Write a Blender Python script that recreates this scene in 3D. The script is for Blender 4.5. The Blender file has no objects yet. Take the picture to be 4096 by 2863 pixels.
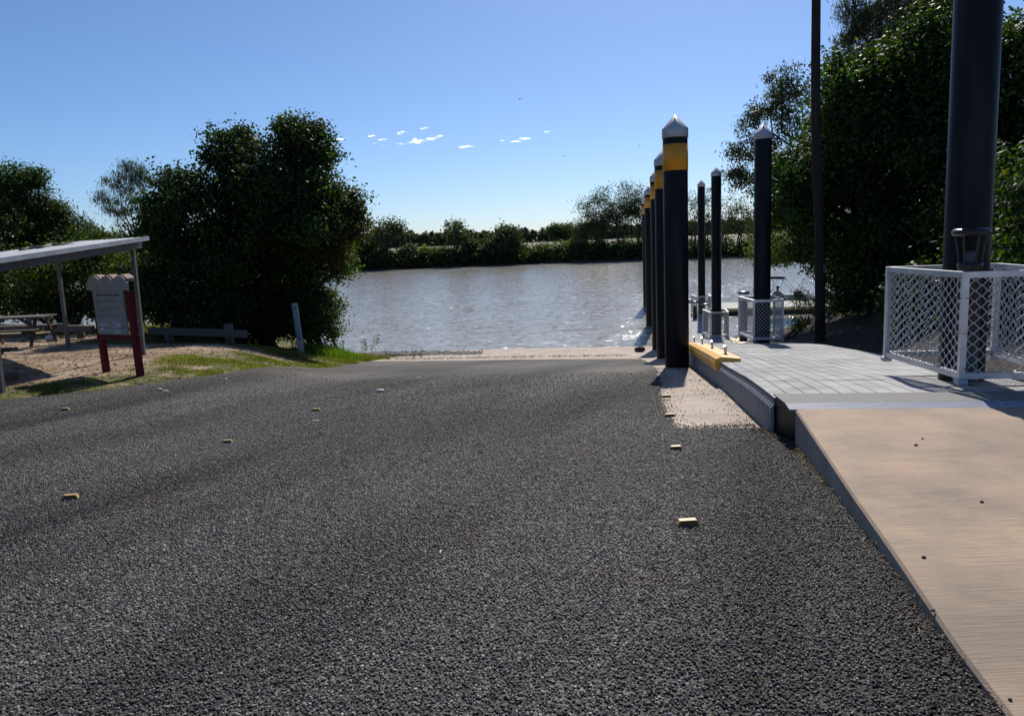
import bpy, bmesh, math, random
import numpy as np
from mathutils import Vector, Matrix, Euler, geometry, noise as mnoise
SC = bpy.context.scene
COL = SC.collection
R = math.radians
random.seed(7); RNG = np.random.default_rng(7)

# ------------------------------------------------------------------ camera
PITCH, ROLL, EYE, FPX = math.atan((1431.5-965)/3100.), .041, 1.6, 3100.
F_ = Vector((0, math.cos(PITCH), -math.sin(PITCH))); U0 = Vector((0, math.sin(PITCH), math.cos(PITCH))); R0 = Vector((1, 0, 0))
R_ = R0*math.cos(ROLL)-U0*math.sin(ROLL); U_ = U0*math.cos(ROLL)+R0*math.sin(ROLL)
cam_d = bpy.data.cameras.new('camera'); cam_d.sensor_width = 36; cam_d.lens = FPX/4096*36
cam_d.clip_start = .05; cam_d.clip_end = 12000
cam = bpy.data.objects.new('camera', cam_d); COL.objects.link(cam)
cam.matrix_world = Matrix(((R_.x, U_.x, -F_.x, 0), (R_.y, U_.y, -F_.y, 0), (R_.z, U_.z, -F_.z, EYE), (0, 0, 0, 1)))
SC.camera = cam
# ------------------------------------------------------------------ sky and sun
SUN_AZ, SUN_EL = R(14), R(42)
world = bpy.data.worlds.new('World'); SC.world = world; world.use_nodes = True
wn, wl = world.node_tree.nodes, world.node_tree.links
sky = wn.new('ShaderNodeTexSky'); sky.sky_type = 'NISHITA'; sky.sun_disc = False
sky.sun_elevation = SUN_EL; sky.sun_rotation = SUN_AZ; sky.altitude = 0
sky.air_density = .8; sky.dust_density = .45; sky.ozone_density = 9.0
wl.new(sky.outputs[0], wn['Background'].inputs[0]); wn['Background'].inputs[1].default_value = .090
sd = bpy.data.lights.new('sun', 'SUN'); sd.energy = 4.6; sd.angle = R(.5); sd.color = (1, .94, .85)
sun = bpy.data.objects.new('sun', sd); COL.objects.link(sun)
sun.rotation_euler = (-(math.pi/2-SUN_EL), 0, -SUN_AZ)
SC.view_settings.view_transform = 'Standard'; SC.view_settings.look = 'None'
SC.view_settings.gamma = 1; SC.view_settings.use_curve_mapping = False
SC.view_settings.exposure = 0.25
SC.cycles.max_bounces = 6; SC.cycles.diffuse_bounces = 2; SC.cycles.glossy_bounces = 3
SC.cycles.transparent_max_bounces = 8; SC.cycles.sample_clamp_indirect = 4

# ------------------------------------------------------------------ helpers
def ray(u, v):
    d = F_+R_*((u-2048)/FPX)+U_*((1431.5-v)/FPX)
    return d/d.y
def P(u, v, y):
    r = ray(u, v); return Vector((r.x*y, y, EYE+r.z*y))
def sstep(a, b, x):
    t = np.clip((x-a)/(b-a), 0, 1); return t*t*(3-2*t)
def table(pts, soft=.8):
    xs = np.arange(-40, 90, .1); p = np.array(pts, float)
    z = np.interp(xs, p[:, 0], p[:, 1]); k = int(soft/.1)
    zp = np.pad(z, k, mode='edge'); z = np.convolve(zp, np.ones(2*k+1)/(2*k+1), 'valid')
    return lambda y: np.interp(y, xs, z)
gRt = table([(-12, 0), (2.2, 0), (4, -.06), (6.5, -.24), (10.5, -.58), (16.2, -1.18), (23, -2.05), (30, -2.80), (32.6, -3.0), (36, -3.3), (45, -4.6), (80, -6)])
gLt = table([(-12, 0), (2.2, 0), (6.5, -.2), (11.3, -.4), (14, -.47), (16.7, -.52), (19.3, -.61), (21, -.8), (25, -1.52), (30, -2.4), (34, -3.0), (38, -3.8), (80, -6)])
gFt = table([(-12, 0), (2.2, 0), (6.5, -.2), (11.3, -.4), (14, -.47), (16.7, -.52), (19.3, -.61), (25, -.85), (36, -1.4), (44, -2.6), (52, -4.5), (80, -6)])
EDGE = [(-20, -40), (2, -24), (8, -12), (11.3, -7.6), (12.4, -6.3), (14, -5.3), (19.8, -4.85), (26.6, -4.76), (40, -4.5)]
def xedge(y): return np.interp(y, [a for a, b in EDGE], [b for a, b in EDGE])
def xright(y): return 5.02+.155*(np.asarray(y, float)-7)
def G(x, y):
    x = np.asarray(x, float); y = np.asarray(y, float)
    t = y+.157*(x-3.5)*sstep(6, 14, y)*(x > -12)-.157*15.5*(x <= -12)*sstep(6, 14, y)
    zr = gRt(t)
    fl = sstep(-8, -12, x) if False else sstep(8, 12, -x)
    zl = gLt(y)*(1-fl)+gFt(y)*fl
    s = sstep(0, 1, (xedge(y)+3-2.9*sstep(13, 21, y)-x)/(5-1.5*sstep(13, 21, y)))
    z = zr*(1-s)+zl*s
    dx = np.maximum(0, x-xright(y)-.05)
    rise = np.minimum(.42*dx, np.maximum(0, -.3-zr))*(1-sstep(28, 35, y))
    return z+rise
def g(x, y): return float(G(x, y))
def onG(u, v, dz=0.):
    r = ray(u, v); lo = 1.5
    y = lo
    while y < 60:
        if EYE+r.z*y < g(r.x*y, y)+dz: break
        y += .05
    return Vector((r.x*y, y, g(r.x*y, y)+dz))

def link(name, me, mat=None, parent=None):
    o = bpy.data.objects.new(name, me); COL.objects.link(o)
    if mat is not None and me is not None:
        for m in (mat if isinstance(mat, (list, tuple)) else [mat]): me.materials.append(m)
    if parent is not None: o.parent = parent
    return o
def tag(o, label=None, cat=None, group=None, kind=None):
    if label: o['label'] = label
    if cat: o['category'] = cat
    if group: o['group'] = group
    if kind: o['kind'] = kind
    return o
def empty(name, loc, rz=0., label=None, cat=None, group=None):
    o = bpy.data.objects.new(name, None); COL.objects.link(o); o.location = loc; o.rotation_euler = (0, 0, rz)
    o.empty_display_size = .2
    return tag(o, label, cat, group)
def dup(root, loc=None, rz=None, label=None, group=None):
    def cp(o, par):
        c = o.copy(); COL.objects.link(c)
        if par is not None: c.parent = par
        for ch in list(o.children): cp(ch, c)
        return c
    r = cp(root, None)
    if loc is not None: r.location = loc
    if rz is not None: r.rotation_euler = (0, 0, rz)
    if label: r['label'] = label
    if group: r['group'] = group
    return r
class MB:
    def __init__(s): s.v = []; s.f = []; s.smooth = []
    def add(s, vs, fs, sm=False):
        n = len(s.v); s.v += [tuple(p) for p in vs]; s.f += [tuple(i+n for i in f) for f in fs]; s.smooth += [sm]*len(fs); return s
    def box(s, c, d, M=None, bev=0):
        c = Vector(c); h = [q/2 for q in d]
        if bev:
            b = bev; vs = []
            for zz, ins in ((-h[2], b), (-h[2]+b, 0), (h[2]-b, 0), (h[2], b)):
                for sx, sy in ((-1, -1), (1, -1), (1, 1), (-1, 1)):
                    vs.append(Vector((sx*(h[0]-ins), sy*(h[1]-ins), zz)))
            fs = [(3, 2, 1, 0), (12, 13, 14, 15)]
            for k in range(3):
                for i in range(4):
                    j = (i+1) % 4; fs.append((4*k+i, 4*k+j, 4*k+4+j, 4*k+4+i))
        else:
            vs = [Vector((sx*h[0], sy*h[1], sz*h[2])) for sz in (-1, 1) for sx, sy in ((-1, -1), (1, -1), (1, 1), (-1, 1))]
            fs = [(3, 2, 1, 0), (4, 5, 6, 7), (0, 1, 5, 4), (1, 2, 6, 5), (2, 3, 7, 6), (3, 0, 4, 7)]
        vs = [(M @ p if M else p)+c for p in vs]
        return s.add(vs, fs)
    def tube(s, a, b, r0, r1=None, n=8, cap=True, sm=True):
        a = Vector(a); b = Vector(b); r1 = r0 if r1 is None else r1
        d = (b-a).normalized(); e = d.orthogonal().normalized(); q = d.cross(e)
        vs = []
        for c, r in ((a, r0), (b, r1)):
            for i in range(n):
                t = 2*math.pi*i/n; vs.append(c+(e*math.cos(t)+q*math.sin(t))*r)
        s.add(vs, [(i, (i+1) % n, n+(i+1) % n, n+i) for i in range(n)], sm)
        if cap:
            m = len(s.v)-2*n
            s.f += [tuple(m+n-1-i for i in range(n)), tuple(m+n+i for i in range(n))]; s.smooth += [False, False]
        return s
    def bar(s, a, b, w, h):
        a = Vector(a); b = Vector(b); d = (b-a); L = d.length; d.normalize()
        up = Vector((0, 0, 1)) if abs(d.z) < .9 else Vector((0, 1, 0))
        e = d.cross(up).normalized(); q = e.cross(d)
        M = Matrix((e, d, q)).transposed()
        return s.box((a+b)/2, (w, L, h), M)
    def lathe(s, prof, c=(0, 0, 0), n=24, sm=True):
        c = Vector(c); k = len(prof); vs = []
        for r, z in prof:
            for i in range(n):
                t = 2*math.pi*i/n; vs.append(c+Vector((r*math.cos(t), r*math.sin(t), z)))
        fs = [(a*n+i, a*n+(i+1) % n, (a+1)*n+(i+1) % n, (a+1)*n+i) for a in range(k-1) for i in range(n)]
        return s.add(vs, fs, sm)
    def poly(s, pts, th, axis=1):
        n = len(pts)
        def m(p, o): return (p[0], o, p[1]) if axis == 1 else (p[0], p[1], o)
        vs = [m(p, -th/2) for p in pts]+[m(p, th/2) for p in pts]
        fs = [tuple(range(n)), tuple(range(2*n-1, n-1, -1))]+[(i, i+n, (i+1) % n+n, (i+1) % n) for i in range(n)]
        return s.add(vs, fs)
    def mesh(s, name='m'):
        me = bpy.data.meshes.new(name); me.from_pydata(s.v, [], s.f)
        if any(s.smooth): me.polygons.foreach_set('use_smooth', s.smooth)
        me.update(); return me
    def build(s, name, mat, parent=None): return link(name, s.mesh(name), mat, parent)

def npmesh(name, V, Fq):
    """V (n,3) float, Fq (m,k) int"""
    me = bpy.data.meshes.new(name); n, k = Fq.shape
    me.vertices.add(len(V)); me.vertices.foreach_set('co', np.ascontiguousarray(V, np.float32).ravel())
    me.loops.add(n*k); me.loops.foreach_set('vertex_index', np.ascontiguousarray(Fq, np.int32).ravel())
    me.polygons.add(n); me.polygons.foreach_set('loop_start', np.arange(0, n*k, k, dtype=np.int32))
    me.update(calc_edges=True); return me

# ------------------------------------------------------------------ materials
def mat(name, base, rough=.6, metal=0., var=None, vscale=5., vstretch=(1, 1, 1), detail=4, bump=None, spec=.5, ramp=(.35, .65), world=False, coat=0.):
    """base colour, optionally mixed by noise with a second colour; bump=(scale, distance)"""
    m = bpy.data.materials.new(name); m.use_nodes = True
    n, l = m.node_tree.nodes, m.node_tree.links; b = n['Principled BSDF']
    b.inputs['Base Color'].default_value = (*base, 1); b.inputs['Roughness'].default_value = rough
    b.inputs['Metallic'].default_value = metal; b.inputs['Specular IOR Level'].default_value = spec
    b.inputs['Coat Weight'].default_value = coat
    tc = n.new('ShaderNodeTexCoord')
    if world: src = n.new('ShaderNodeNewGeometry').outputs['Position']
    else: src = tc.outputs['Object']
    mp = n.new('ShaderNodeMapping'); mp.inputs['Scale'].default_value = vstretch; l.new(src, mp.inputs[0])
    if var is not None:
        t = n.new('ShaderNodeTexNoise'); t.inputs['Scale'].default_value = vscale; t.inputs['Detail'].default_value = detail
        l.new(mp.outputs[0], t.inputs[0])
        r = n.new('ShaderNodeValToRGB'); r.color_ramp.elements[0].position = ramp[0]; r.color_ramp.elements[1].position = ramp[1]
        r.color_ramp.elements[0].color = (*base, 1); r.color_ramp.elements[1].color = (*var, 1)
        l.new(t.outputs[0], r.inputs[0]); l.new(r.outputs[0], b.inputs['Base Color'])
    if bump:
        t = n.new('ShaderNodeTexNoise'); t.inputs['Scale'].default_value = bump[0]; t.inputs['Detail'].default_value = 5
        l.new(mp.outputs[0], t.inputs[0])
        bp = n.new('ShaderNodeBump'); bp.inputs['Distance'].default_value = bump[1]; bp.inputs['Strength'].default_value = 1
        l.new(t.outputs[0], bp.inputs['Height']); l.new(bp.outputs[0], b.inputs['Normal'])
    return m
def N(m, t, **kw):
    x = m.node_tree.nodes.new(t)
    for k, v in kw.items():
        if k in x.inputs: x.inputs[k].default_value = v
        else: setattr(x, k, v)
    return x
def ramp(m, src, stops):
    r = m.node_tree.nodes.new('ShaderNodeValToRGB'); e = r.color_ramp.elements
    while len(e) < len(stops): e.new(.5)
    for q, (p, c) in zip(e, stops): q.position = p; q.color = (*c, 1)
    m.node_tree.links.new(src, r.inputs[0]); return r.outputs[0]
def mixc(m, fac, a, b, mode='MIX'):
    x = m.node_tree.nodes.new('ShaderNodeMix'); x.data_type = 'RGBA'; x.blend_type = mode; L = m.node_tree.links
    for s, v in ((0, fac), (6, a), (7, b)):
        if isinstance(v, (int, float)): x.inputs[s].default_value = v
        elif isinstance(v, tuple): x.inputs[s].default_value = (*v, 1)
        else: L.new(v, x.inputs[s])
    return x.outputs[2]
def math_(m, op, a, b=0.):
    x = m.node_tree.nodes.new('ShaderNodeMath'); x.operation = op; L = m.node_tree.links
    for s, v in ((0, a), (1, b)):
        if isinstance(v, (int, float)): x.inputs[s].default_value = v
        else: L.new(v, x.inputs[s])
    return x.outputs[0]

def leaf_mat(name, c1, c2, trans=.35, rough=.42, gloss=.5):
    m = bpy.data.materials.new(name); m.use_nodes = True; n, l = m.node_tree.nodes, m.node_tree.links
    b = n['Principled BSDF']; geo = n.new('ShaderNodeNewGeometry')
    col = ramp(m, geo.outputs['Random Per Island'], [(0, c1), (.85, c2), (.97, tuple(min(1, q*1.9) for q in c2)), (1, (c2[1]*1.6, c2[1]*1.0, c2[2]*.7))])
    nz = N(m, 'ShaderNodeTexNoise', Scale=.7); l.new(geo.outputs['Position'], nz.inputs[0])
    k = math_(m, 'ADD', math_(m, 'MULTIPLY', nz.outputs[0], 1.3), .35)
    col = mixc(m, 1., col, k, 'MULTIPLY')
    l.new(col, b.inputs['Base Color']); b.inputs['Roughness'].default_value = rough; b.inputs['Specular IOR Level'].default_value = gloss
    tr = n.new('ShaderNodeBsdfTranslucent')
    tcol = mixc(m, 1., col, (1.5, 1.9, .35), 'MULTIPLY'); l.new(tcol, tr.inputs[0])
    mx = n.new('ShaderNodeMixShader'); mx.inputs[0].default_value = trans
    l.new(b.outputs[0], mx.inputs[1]); l.new(tr.outputs[0], mx.inputs[2]); l.new(mx.outputs[0], n['Material Output'].inputs[0])
    return m
L_BROAD = leaf_mat('leaf_broad', (.012, .024, .010), (.042, .070, .019), .36, .55, .14)
L_RED = leaf_mat('leaf_reddish', (.024, .022, .012), (.075, .062, .024), .32, .55, .14)
L_MANGROVE = leaf_mat('leaf_bright', (.020, .042, .012), (.050, .092, .022), .40, .52, .18)
L_GUM = leaf_mat('leaf_gum', (.025, .034, .022), (.06, .072, .042), .22, .55, .25)
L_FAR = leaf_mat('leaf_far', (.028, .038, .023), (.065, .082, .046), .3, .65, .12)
L_YEL = leaf_mat('leaf_yellow_green', (.030, .045, .013), (.072, .092, .024), .40, .55, .15)
M_BARK = mat('bark', (.028, .022, .018), .9, var=(.065, .052, .042), vscale=6, vstretch=(3, 3, .6), bump=(14, .02))
M_POLE = mat('timber_pole', (.022, .018, .015), .9, spec=.15, var=(.05, .04, .033), vscale=8, vstretch=(6, 6, .3), bump=(25, .006))
M_PILE = mat('pile_black', (.0035, .0045, .007), .42, var=(.017, .018, .022), ramp=(.45, .8), detail=8, vscale=6, vstretch=(1, 1, .12), spec=.16, bump=(2, .004))
M_CAP = mat('cap_white', (.46, .50, .56), .45, var=(.36, .38, .41), vscale=4, vstretch=(1, 1, .3))
M_BAND = mat('band_yellow', (.72, .31, .012), .5, var=(.62, .25, .012), vscale=5)
M_FENDER = mat('fender_yellow', (.80, .42, .03), .42, var=(.66, .34, .05), vscale=6, spec=.5, bump=(9, .004))
M_ALU = mat('aluminium', (.62, .64, .67), .38, .75, var=(.48, .5, .53), vscale=7, bump=(30, .0008))
M_GALV = mat('galvanised', (.50, .52, .55), .5, .45, var=(.38, .40, .42), vscale=14)
M_BLACK = mat('black_paint', (.012, .012, .015), .35)
M_RED = mat('sign_red', (.12, .008, .012), .7, var=(.08, .006, .010), spec=.2, vscale=9, vstretch=(2, 2, .5))
M_PANEL = mat('sign_panel', (.29, .28, .26), .6, var=(.25, .24, .22), vscale=7, spec=.2)
M_INK = mat('ink', (.015, .015, .015), .8, spec=.1)
M_TAN = mat('sign_edge_tan', (.26, .15, .115), .7)
M_WOODG = mat('weathered_wood', (.075, .062, .052), .85, var=(.14, .12, .10), vscale=7, vstretch=(1, 8, 8), bump=(20, .006))
M_WOODR = mat('reddish_wood', (.11, .05, .03), .7, var=(.07, .035, .025), vscale=6, vstretch=(1, 7, 7), bump=(20, .004))
M_WOODD = mat('dark_wood', (.05, .025, .02), .7, var=(.09, .045, .03), vscale=6, vstretch=(1, 7, 7))
M_ROOF = mat('roof_sheet', (.55, .56, .56), .5, .3, var=(.42, .42, .41), vscale=3, bump=(20, .002))
M_STEEL = mat('post_steel', (.08, .08, .083), .6, .2, var=(.12, .115, .11), vscale=10)
M_FLOAT = mat('pontoon_grey', (.155, .165, .19), .6, var=(.21, .215, .23), vscale=3, vstretch=(2, 2, .5), bump=(25, .002))
M_WHITE = mat('gauge_white', (.36, .40, .44), .6, var=(.28, .31, .33), vscale=8)
M_PLAT = mat('platform_pale', (.36, .355, .33), .8, var=(.30, .29, .27), vscale=2)
M_EDGEY = mat('platform_edge', (.52, .50, .24), .6)
M_HULL = mat('boat_hull', (.45, .46, .48), .4, .4)
M_CANVAS = mat('canvas_dark', (.02, .04, .05), .8)
M_SHIRT = mat('shirt_khaki', (.23, .21, .17), .85)
M_SKIN = mat('skin', (.30, .17, .11), .6)
M_CAPHAT = mat('cap_cloth', (.12, .11, .11), .8)
M_SHORTS = mat('shorts_dark', (.04, .045, .06), .8)
M_CLOTH_R = mat('red_cloth', (.35, .05, .05), .8)

# road: chip seal
M_ROAD = bpy.data.materials.new('chip_seal'); M_ROAD.use_nodes = True
def build_road():
    m = M_ROAD; n, l = m.node_tree.nodes, m.node_tree.links; b = n['Principled BSDF']
    geo = n.new('ShaderNodeNewGeometry')
    vo = N(m, 'ShaderNodeTexVoronoi', Scale=62.); l.new(geo.outputs['Position'], vo.inputs['Vector'])
    gr = ramp(m, vo.outputs['Color'], [(0, (.013, .012, .011)), (.4, (.038, .035, .032)), (.75, (.095, .088, .080)), (.93, (.165, .154, .14)), (1, (.32, .31, .30))])
    big = N(m, 'ShaderNodeTexNoise', Scale=.35, Detail=3.); l.new(geo.outputs['Position'], big.inputs[0])
    f = ramp(m, big.outputs[0], [(.38, (.68, .68, .68)), (.62, (1.2, 1.2, 1.2))])
    c = mixc(m, 1., gr, f, 'MULTIPLY')
    m0 = N(m, 'ShaderNodeMapping'); m0.inputs['Rotation'].default_value = (0, 0, R(20)); l.new(geo.outputs['Position'], m0.inputs[0])
    mp = N(m, 'ShaderNodeMapping'); mp.inputs['Scale'].default_value = (.75, .07, 1); l.new(m0.outputs[0], mp.inputs[0])
    tr = N(m, 'ShaderNodeTexNoise', Scale=1., Detail=2.); l.new(mp.outputs[0], tr.inputs[0])
    c = mixc(m, 1., c, ramp(m, tr.outputs[0], [(.36, (.50, .50, .50)), (.47, (.95, .95, .95)), (.60, (1.5, 1.5, 1.48))]), 'MULTIPLY')
    rd = N(m, 'ShaderNodeTexNoise', Scale=1.6, Detail=3.); l.new(geo.outputs['Position'], rd.inputs[0])
    c = mixc(m, ramp(m, rd.outputs[0], [(.60, (0, 0, 0)), (.72, (.35, .35, .35))]), c, (.10, .055, .05))
    l.new(c, b.inputs['Base Color']); b.inputs['Roughness'].default_value = .75; b.inputs['Specular IOR Level'].default_value = .15
    bp = N(m, 'ShaderNodeBump', Distance=.011, Strength=1.); inv = math_(m, 'SUBTRACT', 1., vo.outputs['Distance'])
    l.new(inv, bp.inputs['Height']); l.new(bp.outputs[0], b.inputs['Normal'])
build_road()
M_STONE = bpy.data.materials.new('road_stone'); M_STONE.use_nodes = True
def build_stone():
    m = M_STONE; n, l = m.node_tree.nodes, m.node_tree.links; b = n['Principled BSDF']
    oi = n.new('ShaderNodeObjectInfo'); geo = n.new('ShaderNodeNewGeometry')
    c = ramp(m, oi.outputs['Random'], [(0, (.023, .021, .019)), (.35, (.053, .049, .0445)), (.7, (.098, .091, .083)), (.93, (.18, .168, .152)), (.985, (.30, .28, .26)), (1., (.13, .065, .05))])
    m0 = N(m, 'ShaderNodeMapping'); m0.inputs['Rotation'].default_value = (0, 0, R(20)); l.new(geo.outputs['Position'], m0.inputs[0])
    mp = N(m, 'ShaderNodeMapping'); mp.inputs['Scale'].default_value = (.75, .07, 1); l.new(m0.outputs[0], mp.inputs[0])
    tr = N(m, 'ShaderNodeTexNoise', Scale=1., Detail=2.); l.new(mp.outputs[0], tr.inputs[0])
    c = mixc(m, 1., c, ramp(m, tr.outputs[0], [(.36, (.50, .50, .50)), (.47, (.95, .95, .95)), (.60, (1.5, 1.5, 1.48))]), 'MULTIPLY')
    rd = N(m, 'ShaderNodeTexNoise', Scale=1.6, Detail=3.); l.new(geo.outputs['Position'], rd.inputs[0])
    c = mixc(m, ramp(m, rd.outputs[0], [(.58, (0, 0, 0)), (.74, (.4, .4, .4))]), c, (.11, .06, .052))
    l.new(c, b.inputs['Base Color']); b.inputs['Roughness'].default_value = .55; b.inputs['Specular IOR Level'].default_value = .3
build_stone()
# concrete, brushed across
def concrete(name, tones, brush=1., wet=False):
    m = bpy.data.materials.new(name); m.use_nodes = True; n, l = m.node_tree.nodes, m.node_tree.links; b = n['Principled BSDF']
    geo = n.new('ShaderNodeNewGeometry')
    a = N(m, 'ShaderNodeTexNoise', Scale=1.3, Detail=9.); a.inputs['Roughness'].default_value = .62; l.new(geo.outputs['Position'], a.inputs[0])
    c = ramp(m, a.outputs[0], [(.36, tones[0]), (.5, tones[1]), (.62, tones[2])])
    mp = N(m, 'ShaderNodeMapping'); mp.inputs['Scale'].default_value = (1.5, 55, 55); l.new(geo.outputs['Position'], mp.inputs[0])
    br = N(m, 'ShaderNodeTexNoise', Scale=2.2, Detail=5.); br.inputs['Roughness'].default_value = .7; l.new(mp.outputs[0], br.inputs[0])
    c = mixc(m, .62*brush, c, ramp(m, br.outputs[0], [(.36, (.66, .64, .62)), (.5, (1, 1, 1)), (.68, (1.22, 1.2, 1.18))]), 'MULTIPLY')
    pk = N(m, 'ShaderNodeTexNoise', Scale=2.3, Detail=6.); l.new(geo.outputs['Position'], pk.inputs[0])
    c = mixc(m, ramp(m, pk.outputs[0], [(.50, (0, 0, 0)), (.72, (.5, .5, .5))]), c, (.36, .235, .18))
    l.new(c, b.inputs['Base Color']); b.inputs['Roughness'].default_value = .8; b.inputs['Specular IOR Level'].default_value = .3
    bp = N(m, 'ShaderNodeBump', Distance=.004*brush+.001, Strength=1.); l.new(br.outputs[0], bp.inputs['Height']); l.new(bp.outputs[0], b.inputs['Normal'])
    return m
M_SLAB = concrete('concrete_brushed', [(.235, .185, .14), (.315, .24, .178), (.40, .285, .195)])
M_RAMP = concrete('concrete_ramp', [(.25, .20, .16), (.33, .27, .22), (.40, .33, .27)], .7)
# ground
M_GROUND = bpy.data.materials.new('ground_soil'); M_GROUND.use_nodes = True
def build_ground():
    m = M_GROUND; n, l = m.node_tree.nodes, m.node_tree.links; b = n['Principled BSDF']
    geo = n.new('ShaderNodeNewGeometry'); pos = geo.outputs['Position']
    a = N(m, 'ShaderNodeTexNoise', Scale=.8, Detail=8.); a.inputs['Roughness'].default_value = .65; l.new(pos, a.inputs[0])
    c = ramp(m, a.outputs[0], [(.30, (.12, .078, .054)), (.46, (.25, .175, .12)), (.60, (.37, .30, .22)), (.75, (.46, .40, .31))])
    f = N(m, 'ShaderNodeTexNoise', Scale=18., Detail=5.); l.new(pos, f.inputs[0])
    c = mixc(m, .6, c, ramp(m, f.outputs[0], [(.35, (.55, .52, .5)), (.6, (1.15, 1.15, 1.15))]), 'MULTIPLY')
    at = n.new('ShaderNodeAttribute'); at.attribute_name = 'grass'
    gn = N(m, 'ShaderNodeTexNoise', Scale=2.2, Detail=6.); l.new(pos, gn.inputs[0])
    k = math_(m, 'MULTIPLY', ramp(m, gn.outputs[0], [(.36, (0, 0, 0)), (.50, (1, 1, 1))]), at.outputs['Fac'])
    c = mixc(m, k, c, (.085, .088, .028))
    a2 = n.new('ShaderNodeAttribute'); a2.attribute_name = 'bank_shade'
    c = mixc(m, a2.outputs['Fac'], c, ramp(m, f.outputs[0], [(.35, (.022, .017, .013)), (.65, (.085, .067, .052))]))  # right bank tree shade painted into the soil as a dark leaf-mould brown
    l.new(c, b.inputs['Base Color']); b.inputs['Roughness'].default_value = .95; b.inputs['Specular IOR Level'].default_value = .1
    bp = N(m, 'ShaderNodeBump', Distance=.05, Strength=.8); l.new(a.outputs[0], bp.inputs['Height'])
    bp2 = N(m, 'ShaderNodeBump', Distance=.012, Strength=1.); l.new(f.outputs[0], bp2.inputs['Height']); l.new(bp.outputs[0], bp2.inputs['Normal'])
    l.new(bp2.outputs[0], b.inputs['Normal'])
build_ground()
M_FARG = mat('far_ground', (.20, .17, .12), .95, var=(.34, .30, .24), vscale=.08, world=True, spec=.1)
M_MUD = mat('bank_mud', (.045, .035, .028), .85, var=(.075, .06, .045), vscale=.6, world=True, spec=.2)
M_FIELD = mat('field_green', (.09, .11, .03), .95, var=(.16, .15, .06), vscale=.15, world=True, spec=.1)
# water
M_WATER = bpy.data.materials.new('river_water'); M_WATER.use_nodes = True
def build_water():
    m = M_WATER; n, l = m.node_tree.nodes, m.node_tree.links; b = n['Principled BSDF']
    geo = n.new('ShaderNodeNewGeometry'); pos = geo.outputs['Position']
    b.inputs['Base Color'].default_value = (.37, .35, .30, 1); b.inputs['Roughness'].default_value = .07; b.inputs['IOR'].default_value = 1.33
    h = None
    for sc, amp, st, rot in ((.55, .050, (1, 1.9, 1), 10), (1.7, .022, (1, 2.0, 1), -14), (5.0, .0085, (1, 1.6, 1), 18), (14., .0028, (1, 1.3, 1), 0)):
        mp = N(m, 'ShaderNodeMapping'); mp.inputs['Scale'].default_value = st; mp.inputs['Rotation'].default_value = (0, 0, R(rot)); l.new(pos, mp.inputs[0])
        t = N(m, 'ShaderNodeTexNoise', Scale=sc, Detail=3.); l.new(mp.outputs[0], t.inputs[0])
        x = math_(m, 'MULTIPLY', t.outputs[0], amp); h = x if h is None else math_(m, 'ADD', h, x)
    pt = N(m, 'ShaderNodeTexNoise', Scale=.045, Detail=3.); l.new(pos, pt.inputs[0])
    amp = N(m, 'ShaderNodeMapRange'); amp.inputs[1].default_value = .35; amp.inputs[2].default_value = .65; amp.inputs[3].default_value = .55; amp.inputs[4].default_value = 1.15
    l.new(pt.outputs[0], amp.inputs[0]); h = math_(m, 'MULTIPLY', h, amp.outputs[0])
    bp = N(m, 'ShaderNodeBump', Distance=1.6, Strength=1.); l.new(h, bp.inputs['Height'])
    tot = bp.outputs[0]
    for sc, k in ((.9, .05), (3.0, .06), (10., .07)):
        mp = N(m, 'ShaderNodeMapping'); mp.inputs['Scale'].default_value = (.4, 1.5, 1); l.new(pos, mp.inputs[0])
        t = N(m, 'ShaderNodeTexNoise', Scale=sc, Detail=1.); l.new(mp.outputs[0], t.inputs[0])
        a = n.new('ShaderNodeVectorMath'); a.operation = 'SUBTRACT'; l.new(t.outputs['Color'], a.inputs[0]); a.inputs[1].default_value = (.5, .5, .5)
        q = n.new('ShaderNodeVectorMath'); q.operation = 'MULTIPLY'; l.new(a.outputs[0], q.inputs[0]); q.inputs[1].default_value = (k*2, k*2, 0)
        r_ = n.new('ShaderNodeVectorMath'); r_.operation = 'ADD'; l.new(tot, r_.inputs[0]); l.new(q.outputs[0], r_.inputs[1]); tot = r_.outputs[0]
    for sc, gain in ((3.2, 1.1), (8., 1.1)):
        mp = N(m, 'ShaderNodeMapping'); mp.inputs['Scale'].default_value = (.55, 1.5, 1); l.new(pos, mp.inputs[0])
        t = N(m, 'ShaderNodeTexNoise', Scale=sc, Detail=0.); l.new(mp.outputs[0], t.inputs[0])
        a = n.new('ShaderNodeVectorMath'); a.operation = 'SUBTRACT'; l.new(t.outputs['Color'], a.inputs[0]); a.inputs[1].default_value = (.5, .5, .5)
        f = n.new('ShaderNodeVectorMath'); f.operation = 'MULTIPLY'; l.new(a.outputs[0], f.inputs[0]); f.inputs[1].default_value = (.8, 1, 0)
        ln = n.new('ShaderNodeVectorMath'); ln.operation = 'LENGTH'; l.new(f.outputs[0], ln.inputs[0])
        pw = math_(m, 'MULTIPLY', math_(m, 'POWER', math_(m, 'DIVIDE', ln.outputs['Value'], .30), 4.), gain)
        q = n.new('ShaderNodeVectorMath'); q.operation = 'SCALE'; l.new(f.outputs[0], q.inputs[0]); l.new(pw, q.inputs['Scale'])
        r_ = n.new('ShaderNodeVectorMath'); r_.operation = 'ADD'; l.new(tot, r_.inputs[0]); l.new(q.outputs[0], r_.inputs[1]); tot = r_.outputs[0]
    nn = n.new('ShaderNodeVectorMath'); nn.operation = 'NORMALIZE'; l.new(tot, nn.inputs[0]); l.new(nn.outputs[0], b.inputs['Normal'])
build_water()
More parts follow.
